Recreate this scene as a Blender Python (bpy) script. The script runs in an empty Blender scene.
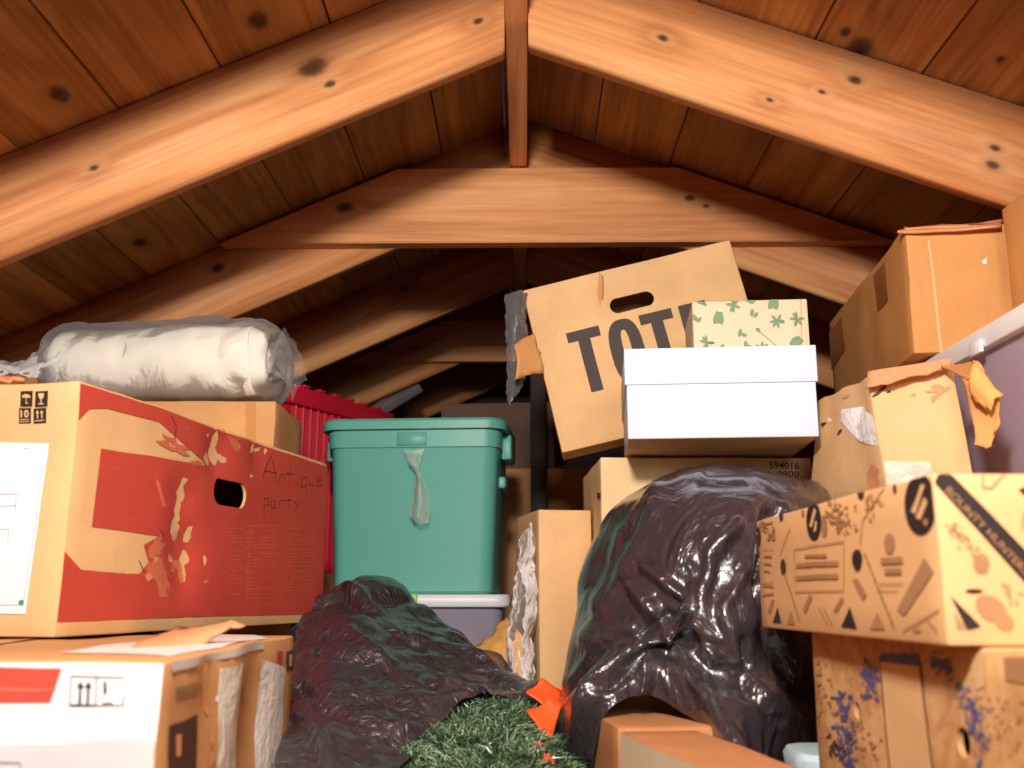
import bpy, bmesh, math, random
import numpy as np
from mathutils import Vector, Matrix, noise
random.seed(7); noise.seed_set(7)
SC = bpy.context.scene
COL = SC.collection
R = math.radians
# ------------------------------------------------------------------ camera
F_PX, PITCH, YAW, CZ = 1000.0, R(12.1), R(0.75), 0.5
cd = bpy.data.cameras.new('camera'); cam = bpy.data.objects.new('camera', cd); COL.objects.link(cam)
cd.sensor_width = 36; cd.lens = 36 * F_PX / 1024
cam.location = (0, 0, CZ); cam.rotation_euler = (R(90) + PITCH, 0, YAW)
cd.clip_start = .02; cd.clip_end = 50
cd.dof.use_dof = True; cd.dof.focus_distance = 1.6; cd.dof.aperture_fstop = 5.6
SC.camera = cam
# ------------------------------------------------------------------ light
w = bpy.data.worlds.new('world'); SC.world = w; w.use_nodes = True
w.node_tree.nodes['Background'].inputs[0].default_value = (.5, .42, .62, 1)
w.node_tree.nodes['Background'].inputs[1].default_value = .035
def area(name, loc, target, size, power, color, shape='DISK'):
    l = bpy.data.lights.new(name, 'AREA'); l.shape = shape; l.size = size; l.energy = power; l.color = color
    o = bpy.data.objects.new(name, l); COL.objects.link(o); o.location = loc
    o.rotation_euler = (Vector(target) - Vector(loc)).to_track_quat('-Z', 'Y').to_euler(); return o
area('work_light', (-.08, -.02, 1.15), (.0, 1.8, .95), .15, 21, (1, .945, .87))
area('fill_light', (.35, -.9, 1.14), (-.1, 2, .8), .6, 9, (1, .95, .93))  # added fill for the carton ends
SC.view_settings.view_transform = 'Standard'; SC.view_settings.look = 'None'
SC.view_settings.gamma = 1; SC.view_settings.use_curve_mapping = False
SC.view_settings.exposure = 0.55
SC.cycles.max_bounces = 8; SC.cycles.transparent_max_bounces = 12

# ------------------------------------------------------------------ geometry of the view, for reading places off the photograph
FW = Vector((-math.sin(YAW) * math.cos(PITCH), math.cos(YAW) * math.cos(PITCH), math.sin(PITCH)))
RT = Vector((math.cos(YAW), math.sin(YAW), 0)); UP = RT.cross(FW); CAM = Vector((0, 0, CZ))
def ray(u, v): return FW + RT * ((u - 512) / F_PX) + UP * ((384 - v) / F_PX)
def W(u, v, Y):
    r = ray(u, v); return CAM + r * (Y / r.y)

# ------------------------------------------------------------------ materials
def lin(c):
    return tuple(((x / 255) / 12.92 if x / 255 <= .04045 else ((x / 255 + .055) / 1.055) ** 2.4) for x in c) + (1,)
class NT:
    def __init__(s, name):
        s.m = bpy.data.materials.new(name); s.m.use_nodes = True; s.t = s.m.node_tree
        s.b = s.t.nodes['Principled BSDF']; s.out = s.t.nodes['Material Output']
    def n(s, typ, **kw):
        x = s.t.nodes.new(typ)
        for k, v in kw.items(): setattr(x, k, v)
        return x
    def l(s, a, b): s.t.links.new(a, b)
    def math(s, op, a, b=None, c=None, clamp=False):
        x = s.n('ShaderNodeMath', operation=op, use_clamp=clamp)
        for i, q in enumerate((a, b, c)):
            if q is None: continue
            if isinstance(q, (int, float)): x.inputs[i].default_value = q
            else: s.l(q, x.inputs[i])
        return x.outputs[0]
    def mix(s, f, a, b, mode='MIX'):
        x = s.n('ShaderNodeMix', data_type='RGBA', blend_type=mode)
        for sock, q in ((x.inputs[0], f), (x.inputs[6], a), (x.inputs[7], b)):
            if isinstance(q, (int, float, tuple)): sock.default_value = q
            else: s.l(q, sock)
        return x.outputs[2]
    def ramp(s, f, stops):
        x = s.n('ShaderNodeValToRGB'); e = x.color_ramp.elements
        while len(e) < len(stops): e.new(.5)
        for el, (p, c) in zip(e, stops): el.position = p; el.color = c if len(c) == 4 else (*c, 1)
        s.l(f, x.inputs[0]); return x.outputs[0]
    def noise(s, vec, scale, detail=4, rough=.5, dist=0):
        x = s.n('ShaderNodeTexNoise'); x.inputs['Scale'].default_value = scale; x.inputs['Detail'].default_value = detail
        x.inputs['Roughness'].default_value = rough; x.inputs['Distortion'].default_value = dist
        if vec is not None: s.l(vec, x.inputs['Vector'])
        return x.outputs[0]
    def mapping(s, vec, scale=(1, 1, 1), loc=(0, 0, 0)):
        x = s.n('ShaderNodeMapping'); x.inputs['Scale'].default_value = scale; x.inputs['Location'].default_value = loc
        s.l(vec, x.inputs[0]); return x.outputs[0]
    def bump(s, h, strength=.3, dist=.002):
        x = s.n('ShaderNodeBump'); x.inputs['Strength'].default_value = strength; x.inputs['Distance'].default_value = dist
        s.l(h, x.inputs['Height']); s.l(x.outputs[0], s.b.inputs['Normal']); return x

def wood(name, light, mid, dark, knots=(), seed=0, plank=False, rough=.6, hue_noise=.5, axis=0):
    """grain runs along local X (axis 0) or Y (axis 1); knots = (point, radius) in local space"""
    t = NT(name); co = t.n('ShaderNodeTexCoord').outputs['Object']
    vec = co
    if plank:
        at = t.n('ShaderNodeAttribute', attribute_name='plank').outputs['Fac']
        sh = t.n('ShaderNodeCombineXYZ')
        for i, k in enumerate((7.3, 3.1, 1.7)): t.l(t.math('MULTIPLY', at, k), sh.inputs[i])
        a = t.n('ShaderNodeVectorMath', operation='ADD'); t.l(co, a.inputs[0]); t.l(sh.outputs[0], a.inputs[1]); vec = a.outputs[0]
    kd = None
    for p, r in knots:
        dn = t.n('ShaderNodeVectorMath', operation='SUBTRACT'); t.l(co, dn.inputs[0]); dn.inputs[1].default_value = p
        ml = t.n('ShaderNodeVectorMath', operation='MULTIPLY'); t.l(dn.outputs[0], ml.inputs[0])
        ml.inputs[1].default_value = (.62, 1, 1) if axis == 0 else (1, .62, 1)
        ln = t.n('ShaderNodeVectorMath', operation='LENGTH'); t.l(ml.outputs[0], ln.inputs[0])
        q = t.math('DIVIDE', ln.outputs['Value'], r)
        kd = q if kd is None else t.math('MINIMUM', kd, q)
    s1 = (.8, 10, 10) if axis == 0 else (10, .8, 10)
    s2 = (3.5, 95, 95) if axis == 0 else (95, 3.5, 95)
    m1 = t.mapping(vec, s1, (seed * 1.37, seed * .71, seed * .33))
    big = t.noise(m1, 1.0, 3, .55, .6)
    rings = t.math('MULTIPLY', big, 15)
    if kd is not None:
        push = t.math('MULTIPLY', t.math('POWER', 2.718, t.math('MULTIPLY', kd, -.8)), 7.0)
        rings = t.math('ADD', rings, push)
    band = t.math('MULTIPLY_ADD', t.math('SINE', rings), .5, .5)
    fine = t.noise(t.mapping(vec, s2, (seed, 0, 0)), 1.0, 4, .65)
    g = t.math('ADD', t.math('MULTIPLY', t.math('POWER', band, 2.0), .26), t.math('MULTIPLY', fine, .74))
    col = t.ramp(g, [(.2, light), (.5, mid), (.88, dark)])
    pat = t.noise(t.mapping(vec, (1, 1, 1), (seed * 2.1, 0, 0)), 3.5, 3, .6)
    col = t.mix(t.math('MULTIPLY', t.math('SUBTRACT', pat, .45, None, True), 2.2 * hue_noise, None, True), col, dark)
    if plank:
        v = t.math('MULTIPLY_ADD', t.math('FRACT', t.math('MULTIPLY', at, 13.7)), .5, .62)
        cc = t.n('ShaderNodeCombineXYZ')
        for i in range(3): t.l(v, cc.inputs[i])
        col = t.mix(1.0, col, cc.outputs[0], 'MULTIPLY')
    if kd is not None:
        nz = t.noise(co, 60, 2); kd2 = t.math('ADD', kd, t.math('MULTIPLY_ADD', nz, .5, -.25))
        k1 = t.ramp(kd2, [(.0, (1, 1, 1)), (.45, (.8,) * 3), (.8, (0, 0, 0))])
        halo = t.math('MULTIPLY', t.math('POWER', 2.718, t.math('MULTIPLY', kd, -.95)), .95)
        col = t.mix(halo, col, tuple(x * .5 for x in dark[:3]) + (1,))
        col = t.mix(t.math('MULTIPLY', k1, .9), col, (.05, .018, .009, 1))
    t.l(col, t.b.inputs['Base Color']); t.b.inputs['Roughness'].default_value = rough
    t.b.inputs['Specular IOR Level'].default_value = .3
    t.bump(g, .4, .0015)
    return t.m

def cardboard(name, c, var=.16, rough=.75, flute=True, scuff=0.0, scuff_col=(.75, .6, .45, 1), spec=.25):
    t = NT(name); co = t.n('ShaderNodeTexCoord').outputs['Object']; base = lin(c)
    n1 = t.noise(co, 6, 4, .6); n2 = t.noise(co, 160, 2, .6)
    d = tuple(x * (1 - var * 1.6) for x in base[:3]) + (1,); l = tuple(min(1, x * (1 + var)) for x in base[:3]) + (1,)
    col = t.mix(t.math('MULTIPLY_ADD', n2, .3, t.math('MULTIPLY_ADD', n1, 1.6, -.45), True), d, l)
    if scuff:
        s = t.noise(t.mapping(co, (1, 1, 3)), 22, 6, .75, .8)
        col = t.mix(t.math('MULTIPLY', t.ramp(s, [(.62, (0, 0, 0)), (.70, (1, 1, 1))]), scuff), col, scuff_col)
    t.l(col, t.b.inputs['Base Color']); t.b.inputs['Roughness'].default_value = rough
    t.b.inputs['Specular IOR Level'].default_value = spec
    h = t.math('ADD', t.math('MULTIPLY', n1, .5), t.math('MULTIPLY', n2, .08))
    if flute:
        sx = t.n('ShaderNodeSeparateXYZ'); t.l(co, sx.inputs[0])
        f = t.math('SINE', t.math('MULTIPLY', t.math('ADD', sx.outputs[0], sx.outputs[1]), 900))
        h = t.math('ADD', h, t.math('MULTIPLY', f, .03))
    t.bump(h, .35, .003)
    return t.m

def plain(name, c, rough=.5, spec=.4, bump=0, bscale=30, coat=0, metallic=0, alpha=None, linear=False):
    t = NT(name); b = c if linear else lin(c)
    t.b.inputs['Base Color'].default_value = b; t.b.inputs['Roughness'].default_value = rough
    t.b.inputs['Specular IOR Level'].default_value = spec; t.b.inputs['Coat Weight'].default_value = coat
    co = t.n('ShaderNodeTexCoord').outputs['Object']
    n = t.noise(co, bscale, 4, .55)
    t.l(t.mix(t.math('MULTIPLY_ADD', n, .5, .0, True), b, tuple(x * .82 for x in b[:3]) + (1,)), t.b.inputs['Base Color'])
    if bump: t.bump(n, bump, .004)
    return t.m

def film(name, tint=(.9, .9, .92, 1), opacity=.25, rough=.12, scale=25, milk=.15, fr_=1.4):
    """thin clear plastic: mostly see-through, with wrinkled gloss"""
    t = NT(name); co = t.n('ShaderNodeTexCoord').outputs['Object']
    n = t.noise(co, scale, 5, .6, 1.2)
    b = t.b; b.inputs['Base Color'].default_value = tint; b.inputs['Roughness'].default_value = rough
    b.inputs['Specular IOR Level'].default_value = .9
    t.bump(n, .7, .005)
    tr = t.n('ShaderNodeBsdfTransparent'); tr.inputs[0].default_value = (.97, .97, .98, 1)
    mx = t.n('ShaderNodeMixShader')
    fr = t.n('ShaderNodeFresnel'); fr.inputs[0].default_value = 1.5
    bp = [x for x in t.t.nodes if x.bl_idname == 'ShaderNodeBump'][0]; t.l(bp.outputs[0], fr.inputs['Normal'])
    f = t.math('ADD', t.math('MULTIPLY', fr.outputs[0], fr_), t.math('MULTIPLY_ADD', n, opacity, milk), None, True)
    t.l(f, mx.inputs[0]); t.l(tr.outputs[0], mx.inputs[1]); t.l(b.outputs[0], mx.inputs[2]); t.l(mx.outputs[0], t.out.inputs['Surface'])
    return t.m

def bagmat(name, rough=.27, spec=.9, coat=.5, fine=.20):
    t = NT(name); co = t.n('ShaderNodeTexCoord').outputs['Object']
    n1 = t.noise(co, 9, 3, .5, 1.6); n2 = t.noise(t.mapping(co, (1, 1, .5)), 34, 3, .55, 2.2)
    t.b.inputs['Base Color'].default_value = (.034, .026, .032, 1)
    t.b.inputs['Roughness'].default_value = rough; t.b.inputs['Specular IOR Level'].default_value = spec
    h = t.math('ADD', t.math('MULTIPLY', n1, 1.0), t.math('MULTIPLY', n2, fine))
    t.b.inputs['Coat Weight'].default_value = coat; t.b.inputs['Coat Roughness'].default_value = .14
    t.bump(h, .85, .018)
    return t.m

PINE = (lin((238, 180, 124)), lin((218, 150, 96)), lin((166, 102, 58)))
SHTH = (lin((230, 176, 108)), lin((206, 146, 82)), lin((134, 86, 44)))
M = dict(
    card=cardboard('cardboard_tan', (226, 182, 130)), card_dk=cardboard('cardboard_brown', (204, 152, 100)),
    card_or=cardboard('cardboard_orange', (210, 150, 90)), card_lt=cardboard('cardboard_pale', (234, 200, 152)),
    red=cardboard('red_print', (196, 74, 60), .1, .6, scuff=.3, scuff_col=lin((222, 136, 106))),
    paper_gy=plain('grey_print', (206, 200, 200), .5), redlt=plain('faint_red_print', (222, 112, 88), .7), fibre=cardboard('torn_fibre', (222, 150, 108), .25, .9), scuffc=cardboard('scuffed_red', (208, 112, 80), .25, .9),
    black=plain('black_ink', (46, 34, 32), .6), darkink=plain('brown_ink', (78, 48, 36), .65), grey_ink=plain('toner_ink', (70, 58, 52), .7),
    white=cardboard('white_card', (206, 219, 244), .02, .5, False), whitep=cardboard('white_print', (236, 230, 226), .05, .4, False),
    paper=plain('white_paper', (245, 240, 244), .5), ink_blue=plain('blue_ink', (92, 96, 150), .7), ink_tan=plain('tan_ink', (172, 128, 88), .7),
    orange=plain('orange_plastic', (255, 92, 36), .5), tealink=plain('teal_ink', (40, 150, 130), .6),
    teal=plain('teal_plastic', (106, 186, 170), .42, .45, .08, 200), dark=plain('dark_inside', (26, 18, 16), .9),
    redpl=plain('red_plastic', (222, 34, 62), .3, .5), green_leaf=plain('green_ink', (122, 150, 112), .7),
    cream=cardboard('cream_card', (214, 200, 168), .06, .6, False), bag=bagmat('black_plastic_bag'), sheetpl=bagmat('black_plastic_sheet', .4, .8, .4, .6),
    film=film('clear_film', opacity=.10, milk=.02, fr_=1.0), film_roll=film('clear_bag', opacity=.08, milk=.0, scale=18, fr_=.8), tape=cardboard('packing_tape', (196, 138, 84), .1, .22, False, spec=.6), tape_dk=cardboard('dark_tape', (150, 92, 46), .12, .3, False, spec=.5), tape_clear=film('clear_tape', (.85, .8, .7, 1), .2, .15, 40, .12), tape_w=film('white_tape', (.92, .88, .82, 1), .7, .2, 50, .02),
    cloth=plain('white_batting', (236, 230, 216), .9, .1, .5, 18), turf=plain('turf_back', (30, 48, 28), .9),
    lime=plain('lime_plastic', (150, 214, 40), .4), lidw=plain('white_plastic', (244, 244, 248), .35),
    brownpap=cardboard('brown_paper', (222, 168, 96), .2, .8, False), ltblue=plain('pale_blue_plastic', (196, 220, 230), .35),
    card_rd=cardboard('reddish_cardboard', (186, 128, 84)), card_far=cardboard('dimmed_cardboard', (120, 92, 78)), card_h=cardboard('printed_cardboard', (222, 176, 124), .06),  # card_far: the gloom at the back is put into its base colour
    wall=None,
)

# ------------------------------------------------------------------ object helpers
def meshobj(name, verts, faces, mat, parent=None, smooth=False, mats=None, fm=None):
    me = bpy.data.meshes.new(name); me.from_pydata([tuple(v) for v in verts], [], faces)
    for m in (mats or [mat]): me.materials.append(m)
    if fm: me.polygons.foreach_set('material_index', fm)
    if smooth: me.polygons.foreach_set('use_smooth', [True] * len(me.polygons))
    me.update(); o = bpy.data.objects.new(name, me); COL.objects.link(o)
    if parent: o.parent = parent
    return o
def bmobj(name, bm, mats, parent=None, smooth=False):
    me = bpy.data.meshes.new(name); bm.to_mesh(me); bm.free()
    for m in (mats if isinstance(mats, list) else [mats]): me.materials.append(m)
    if smooth: me.polygons.foreach_set('use_smooth', [True] * len(me.polygons))
    o = bpy.data.objects.new(name, me); COL.objects.link(o)
    if parent: o.parent = parent
    return o
def tag(o, label, cat, group=None):
    o['label'] = label; o['category'] = cat
    if group: o['group'] = group
    return o
def struct(o): o['kind'] = 'structure'; return o
def empty(name, loc, rot=None):
    o = bpy.data.objects.new(name, None); COL.objects.link(o); o.empty_display_size = .05
    if rot is None: o.location = loc
    else: o.matrix_world = Matrix.Translation(loc) @ rot.to_4x4()
    return o
def sharp(o, ang=35):
    me = o.data
    bm = bmesh.new(); bm.from_mesh(me)
    for e in bm.edges:
        if len(e.link_faces) == 2 and e.calc_face_angle(0) > R(ang): e.smooth = False
    bm.to_mesh(me); bm.free(); me.polygons.foreach_set('use_smooth', [True] * len(me.polygons))
def add_box(bm, lo, hi, bev=0, seg=2, mi=0, mtx=None):
    r = bmesh.ops.create_cube(bm, size=1); vs = r['verts']
    c = [(a + b) / 2 for a, b in zip(lo, hi)]; s = [b - a for a, b in zip(lo, hi)]
    for v in vs: v.co = Vector((c[0] + v.co.x * s[0], c[1] + v.co.y * s[1], c[2] + v.co.z * s[2]))
    fs = list({f for v in vs for f in v.link_faces})
    if bev:
        es = list({e for v in vs for e in v.link_edges})
        q = bmesh.ops.bevel(bm, geom=es, offset=bev, segments=seg, affect='EDGES', profile=.5)
        vs = list({v for f in q['faces'] for v in f.verts} | {v for v in vs if v.is_valid}); fs = list({f for v in vs for f in v.link_faces})
    for f in fs: f.material_index = mi
    if mtx: bmesh.ops.transform(bm, matrix=mtx, verts=vs)
    return vs
def tube(bm, pts, r, n=8, mi=0, cap=True):
    pts = [Vector(p) for p in pts]; rs = r if isinstance(r, (list, tuple)) else [r] * len(pts); rings = []
    for i, p in enumerate(pts):
        t = (pts[min(i + 1, len(pts) - 1)] - pts[max(i - 1, 0)]).normalized()
        a = t.orthogonal().normalized() if i == 0 else (rings_a - t * rings_a.dot(t)).normalized()
        rings_a = a; b = t.cross(a)
        rings.append([bm.verts.new(p + (a * math.cos(k * 2 * math.pi / n) + b * math.sin(k * 2 * math.pi / n)) * rs[i]) for k in range(n)])
    for i in range(len(rings) - 1):
        for k in range(n):
            f = bm.faces.new((rings[i][k], rings[i][(k + 1) % n], rings[i + 1][(k + 1) % n], rings[i + 1][k])); f.material_index = mi; f.smooth = True
    if cap: bm.faces.new(rings[0][::-1]).material_index = mi; bm.faces.new(rings[-1]).material_index = mi

# ------------------------------------------------------------------ setting: planked roof, low walls, floor
APEX, SL, SR, RD = 1.364, .447, .375, .168          # underside of rafters at the ridge, slopes, vertical rafter depth
def under(x): return APEX - (SL * -x if x < 0 else SR * x)
Y1, SP = 1.43, .6
ceil_knots = [(W(310, 128, 1.8), .018), (W(258, 22, 1.1), .022), (W(140, 243, 1.9), .018), (W(860, 50, 1.25), .03), (W(845, 33, 1.2), .012), (W(490, 15, 1.15), .02),
              (W(1000, 60, 1.25), .008), (W(640, 40, 1.2), .01), (W(60, 95, 1.2), .02)]
def on_roof(p):
    # slide the point along its line of sight on to the sheathing
    r = (Vector(p) - CAM).normalized(); lo, hi = .3, 6
    for _ in range(40):
        m = (lo + hi) / 2; q = CAM + r * m
        if q.z > under(q.x) + RD: hi = m
        else: lo = m
    return CAM + r * lo
ceil_knots = [(on_roof(p), r) for p, r in ceil_knots]
M['sheath'] = wood('roof_boards', *SHTH, knots=[(tuple(p), r) for p, r in ceil_knots], plank=True, axis=1, hue_noise=.7, rough=.7)
def planks(side, edges_sets):
    bm = bmesh.new(); lay = bm.faces.layers.float.new('plank_f'); pid = []
    for (y0, y1, seams, gaps) in edges_sets:
        for i in range(len(seams) - 1):
            a, b = seams[i] + .0018, seams[i + 1] - .0018
            v = random.random(); dz = random.uniform(0, .0025)
            g0 = gaps.get(i)
            spans = [(y0, y1)] if not g0 else [(y0, g0[0]), (g0[1], y1)]
            for (s0, s1) in spans:
                vs = []
                n0 = len(bm.faces)
                for x in (a, b):
                    z = under(x) + RD + .001 + dz
                    for y in (s0, s1):
                        for k in (0, .02): vs.append(bm.verts.new((x, y, z + k)))
                q = lambda *I: [vs[j] for j in I]
                for I in ((0, 2, 6, 4), (1, 5, 7, 3), (0, 4, 5, 1), (2, 3, 7, 6), (0, 1, 3, 2), (4, 6, 7, 5)):
                    f = bm.faces.new(q(*I)); f[lay] = v
    bmesh.ops.recalc_face_normals(bm, faces=bm.faces)
    bm.faces.ensure_lookup_table(); vals = [f[lay] for f in bm.faces]
    o = bmobj('ceiling', bm, M['sheath'])
    at = o.data.attributes.new('plank', 'FLOAT', 'FACE'); at.data.foreach_set('value', vals)
    return struct(o)
def seams(px, Y, lo, hi, step=.145):
    xs = sorted(W(u, v, Y).x for u, v in px)
    while xs[0] > lo: xs.insert(0, xs[0] - step * random.uniform(.9, 1.1))
    while xs[-1] < hi: xs.append(xs[-1] + step * random.uniform(.9, 1.1))
    return xs
def clipx(xs, a, b):
    r = [x for x in xs if a < x < b]; return [a] + r + [b]
LX, RX = -1.75, 1.85
nearL = clipx(seams([(18, 150), (118, 107), (220, 65), (330, 20)], Y1, LX, -.05), LX, 0)
midL = clipx(seams([(82, 292), (150, 260), (222, 232), (295, 200), (367, 175), (442, 145)], 2.03, LX, -.08), LX, 0)
farL = clipx(seams([(300, 300)], 2.6, LX, -.05), LX, 0)
nearR = clipx(seams([(700, 10), (817, 49), (924, 85)], Y1, .05, RX), 0, RX)
midR = clipx(seams([(594, 143), (669, 170), (744, 195), (824, 215), (927, 225)], 2.03, .1, RX), 0, RX)
farR = clipx(seams([(700, 280)], 2.6, .05, RX), 0, RX)
YB, YF = 4.0, -1.2
jl = 1.475; gi = [i for i in range(len(midL) - 1) if midL[i] < W(205, 222, 2.0).x < midL[i + 1]]
planks('left', [(YF, jl, nearL, {}), (jl, 2.075, midL, {}), (2.075, YB, farL, {})])
planks('right', [(YF, jl, nearR, {}), (jl, 2.075, midR, {}), (2.075, YB, farR, {})])

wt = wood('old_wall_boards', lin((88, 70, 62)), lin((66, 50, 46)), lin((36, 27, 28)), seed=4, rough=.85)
def wall_boards(name, p0, p1, h0, h1):
    # horizontal boards between two floor points, rising to the roof
    bm = bmesh.new(); p0, p1 = Vector(p0), Vector(p1); L = (p1 - p0).length; d = (p1 - p0).normalized(); nrm = Vector((-d.y, d.x, 0))
    z = 0
    while z < max(h0, h1, 1.52):
        h = .17
        def xlim(zz):
            if h0 == 'gable':
                return None
        vs = []
        zt = z + h - .004
        if h0 == 'g':
            def lim(zz):
                zz = min(zz, 1.52); return (max(-(1.53 - zz) / SL, LX), min((1.53 - zz) / SR, RX))
            a0, b0 = lim(z); a1, b1 = lim(zt)
            base = [(a0, p0.y, z), (b0, p0.y, z), (b1, p0.y, zt), (a1, p0.y, zt)]
        else:
            zt = min(zt, h0); a, b = p0, p1
            base = [(a.x, a.y, z), (b.x, b.y, z), (b.x, b.y, zt), (a.x, a.y, zt)]
            if z >= h0: break
        off = nrm * .02
        v1 = [bm.verts.new(q) for q in base]; v2 = [bm.verts.new(Vector(q) + off) for q in base]
        bm.faces.new(v1); bm.faces.new(v2[::-1])
        for k in range(4): bm.faces.new((v1[k], v2[k], v2[(k + 1) % 4], v1[(k + 1) % 4]))
        z += h
    bmesh.ops.recalc_face_normals(bm, faces=bm.faces)
    return struct(bmobj(name, bm, wt))
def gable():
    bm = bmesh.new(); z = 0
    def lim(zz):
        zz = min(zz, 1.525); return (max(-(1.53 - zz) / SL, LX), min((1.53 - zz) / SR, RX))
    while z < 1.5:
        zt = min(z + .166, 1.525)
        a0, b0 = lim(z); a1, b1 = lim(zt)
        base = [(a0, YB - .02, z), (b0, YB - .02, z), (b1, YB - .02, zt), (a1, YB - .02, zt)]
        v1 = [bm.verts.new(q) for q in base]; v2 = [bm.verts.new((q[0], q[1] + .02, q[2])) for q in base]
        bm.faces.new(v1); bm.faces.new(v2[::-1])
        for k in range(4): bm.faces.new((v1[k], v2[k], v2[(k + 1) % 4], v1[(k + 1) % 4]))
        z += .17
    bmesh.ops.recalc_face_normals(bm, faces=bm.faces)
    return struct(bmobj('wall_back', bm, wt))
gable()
def side_wall(name, x, h):
    bm = bmesh.new(); z = 0
    while z < h - .01:
        add_box(bm, (x - .01, YF, z), (x + .01, YB, min(z + .166, h))); z += .17
    return struct(bmobj(name, bm, wood(name + '_boards', lin((150, 92, 56)), lin((120, 70, 40)), lin((80, 42, 24)), seed=3, axis=1)))
side_wall('wall_left', LX, under(LX) + RD - .006); side_wall('wall_right', RX, under(RX) + RD - .006)
bm = bmesh.new()
x = LX
while x < RX: add_box(bm, (x + .001, YF, -.02), (min(x + .138, RX), YB, 0)); x += .14
struct(bmobj('floor', bm, wood('floor_boards', lin((150, 104, 72)), lin((122, 82, 54)), lin((84, 52, 34)), seed=9, axis=1)))

# ------------------------------------------------------------------ roof timbers (each built lying along its own local X)
def timber(name, a, b, ua, ub, wdt, y, label, cat, knots_px=(), seed=0, y_front=None, pal=PINE, hue=.35, xs=None):
    """sloped timber whose underside runs a->b (x,z), vertical depth ua/ub; local X along it"""
    (x0, z0), (x1, z1) = a, b; ang = math.atan2(z1 - z0, x1 - x0); L = math.hypot(x1 - x0, z1 - z0)
    rot = Matrix.Rotation(-ang, 4, 'Y'); T = Matrix.Translation((x0, y, z0)) @ rot; Ti = T.inverted()
    P = [(x0, z0), (x1, z1), (x1, z1 + ub), (x0, z0 + ua)]
    if xs: P = xs
    kn = []
    for u, v, r in knots_px: kn.append((tuple(Ti @ W(u, v, y)), r))
    m = wood(name + '_grain', *pal, knots=kn, seed=seed, hue_noise=hue)
    bm = bmesh.new()
    v1 = [bm.verts.new(Ti @ Vector((px, y, pz))) for px, pz in P]; v2 = [bm.verts.new(Ti @ Vector((px, y + wdt, pz))) for px, pz in P]
    n = len(P); bm.faces.new(v1); bm.faces.new(v2[::-1])
    for k in range(n): bm.faces.new((v1[k], v2[k], v2[(k + 1) % n], v1[(k + 1) % n]))
    bmesh.ops.recalc_face_normals(bm, faces=bm.faces)
    bmesh.ops.bevel(bm, geom=list(bm.edges), offset=.0022, segments=2, affect='EDGES')
    o = bmobj(name, bm, m); o.matrix_world = T; sharp(o, 40)
    return tag(o, label, cat)
RB = .019            # half thickness of the ridge board
def rafter(side, y, label, knots=(), seed=0, th=.040, pal=PINE, cutlow=0):
    s = -1 if side == 'L' else 1; x0 = s * RB - .012; far = LX + .03 if s < 0 else RX - .03
    if s > 0: x0 = RB - .012 + .0
    xr = -.031 if s < 0 else .007
    r_ = timber('rafter', (xr, under(xr)), (far, under(far)), RD, RD, th, y, label, 'rafter', knots, seed, pal=pal); r_['group'] = 'roof rafters'; return r_
for i in range(-1, 5):
    y = Y1 + SP * i
    if i == 0:
        rafter('L', y, 'nearest left roof rafter, large knot near its upper end, crossing the upper left', [(313, 68, .022), (94, 168, .007), (478, 21, .008), (330, 84, .009), (700, 90, .01)], 1)
        rafter('R', y, 'nearest right roof rafter, running to the right edge above the tall cartons', [(663, 38, .008), (855, 80, .010), (995, 148, .008), (993, 165, .010), (770, 100, .006), (822, 92, .006)], 2)
    elif i == 1:
        rafter('L', y, 'second left rafter behind the level cross beam, passing over the white bundle', [(218, 268, .013), (343, 208, .024)], 3)
        rafter('R', y, 'second right rafter behind the level cross beam, ending by the tan cartons', [(880, 275, .012)], 4)
    elif i == 2:
        rafter('L', y, 'third left rafter, dim with a bright lower end behind the cross beam', [(404, 288, .012)], 5)
        rafter('R', y, 'third right rafter, dim behind the tilted carton printed TOTE', [], 6)
    elif i == 3:
        rafter('L', y, 'fourth left rafter far back, its thin lit edge above the red crate', [], 7)
        rafter('R', y, 'fourth right rafter far back in the dark behind the stacked cartons', [], 8)
    elif i == 4:
        rafter('L', y, 'fifth left rafter against the dark gable wall', [], 9); rafter('R', y, 'fifth right rafter against the dark gable wall', [], 10)
    else:
        w_ = 'just in front of the viewer' if i == -1 else 'above the viewer'
        rafter('L', y, 'left rafter %s, outside the top of the picture' % w_, [], 11 + i); rafter('R', y, 'right rafter %s, outside the top of the picture' % w_, [], 15 + i)
# ridge board
def prism(name, lo, hi, m, bev=.002):
    o = None; bm = bmesh.new(); c = Vector(((lo[0] + hi[0]) / 2, (lo[1] + hi[1]) / 2, lo[2]))
    add_box(bm, Vector(lo) - c, Vector(hi) - c, bev); o = bmobj(name, bm, m); o.location = c; sharp(o, 40); return o
rb = prism('ridge_board', (-.030, YF, 1.403), (.006, YB - .03, APEX + RD - .012), wood('ridge_grain', *PINE, seed=21, axis=1))
tag(rb, 'long ridge board running back along the roof peak between the rafters', 'beam')
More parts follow.
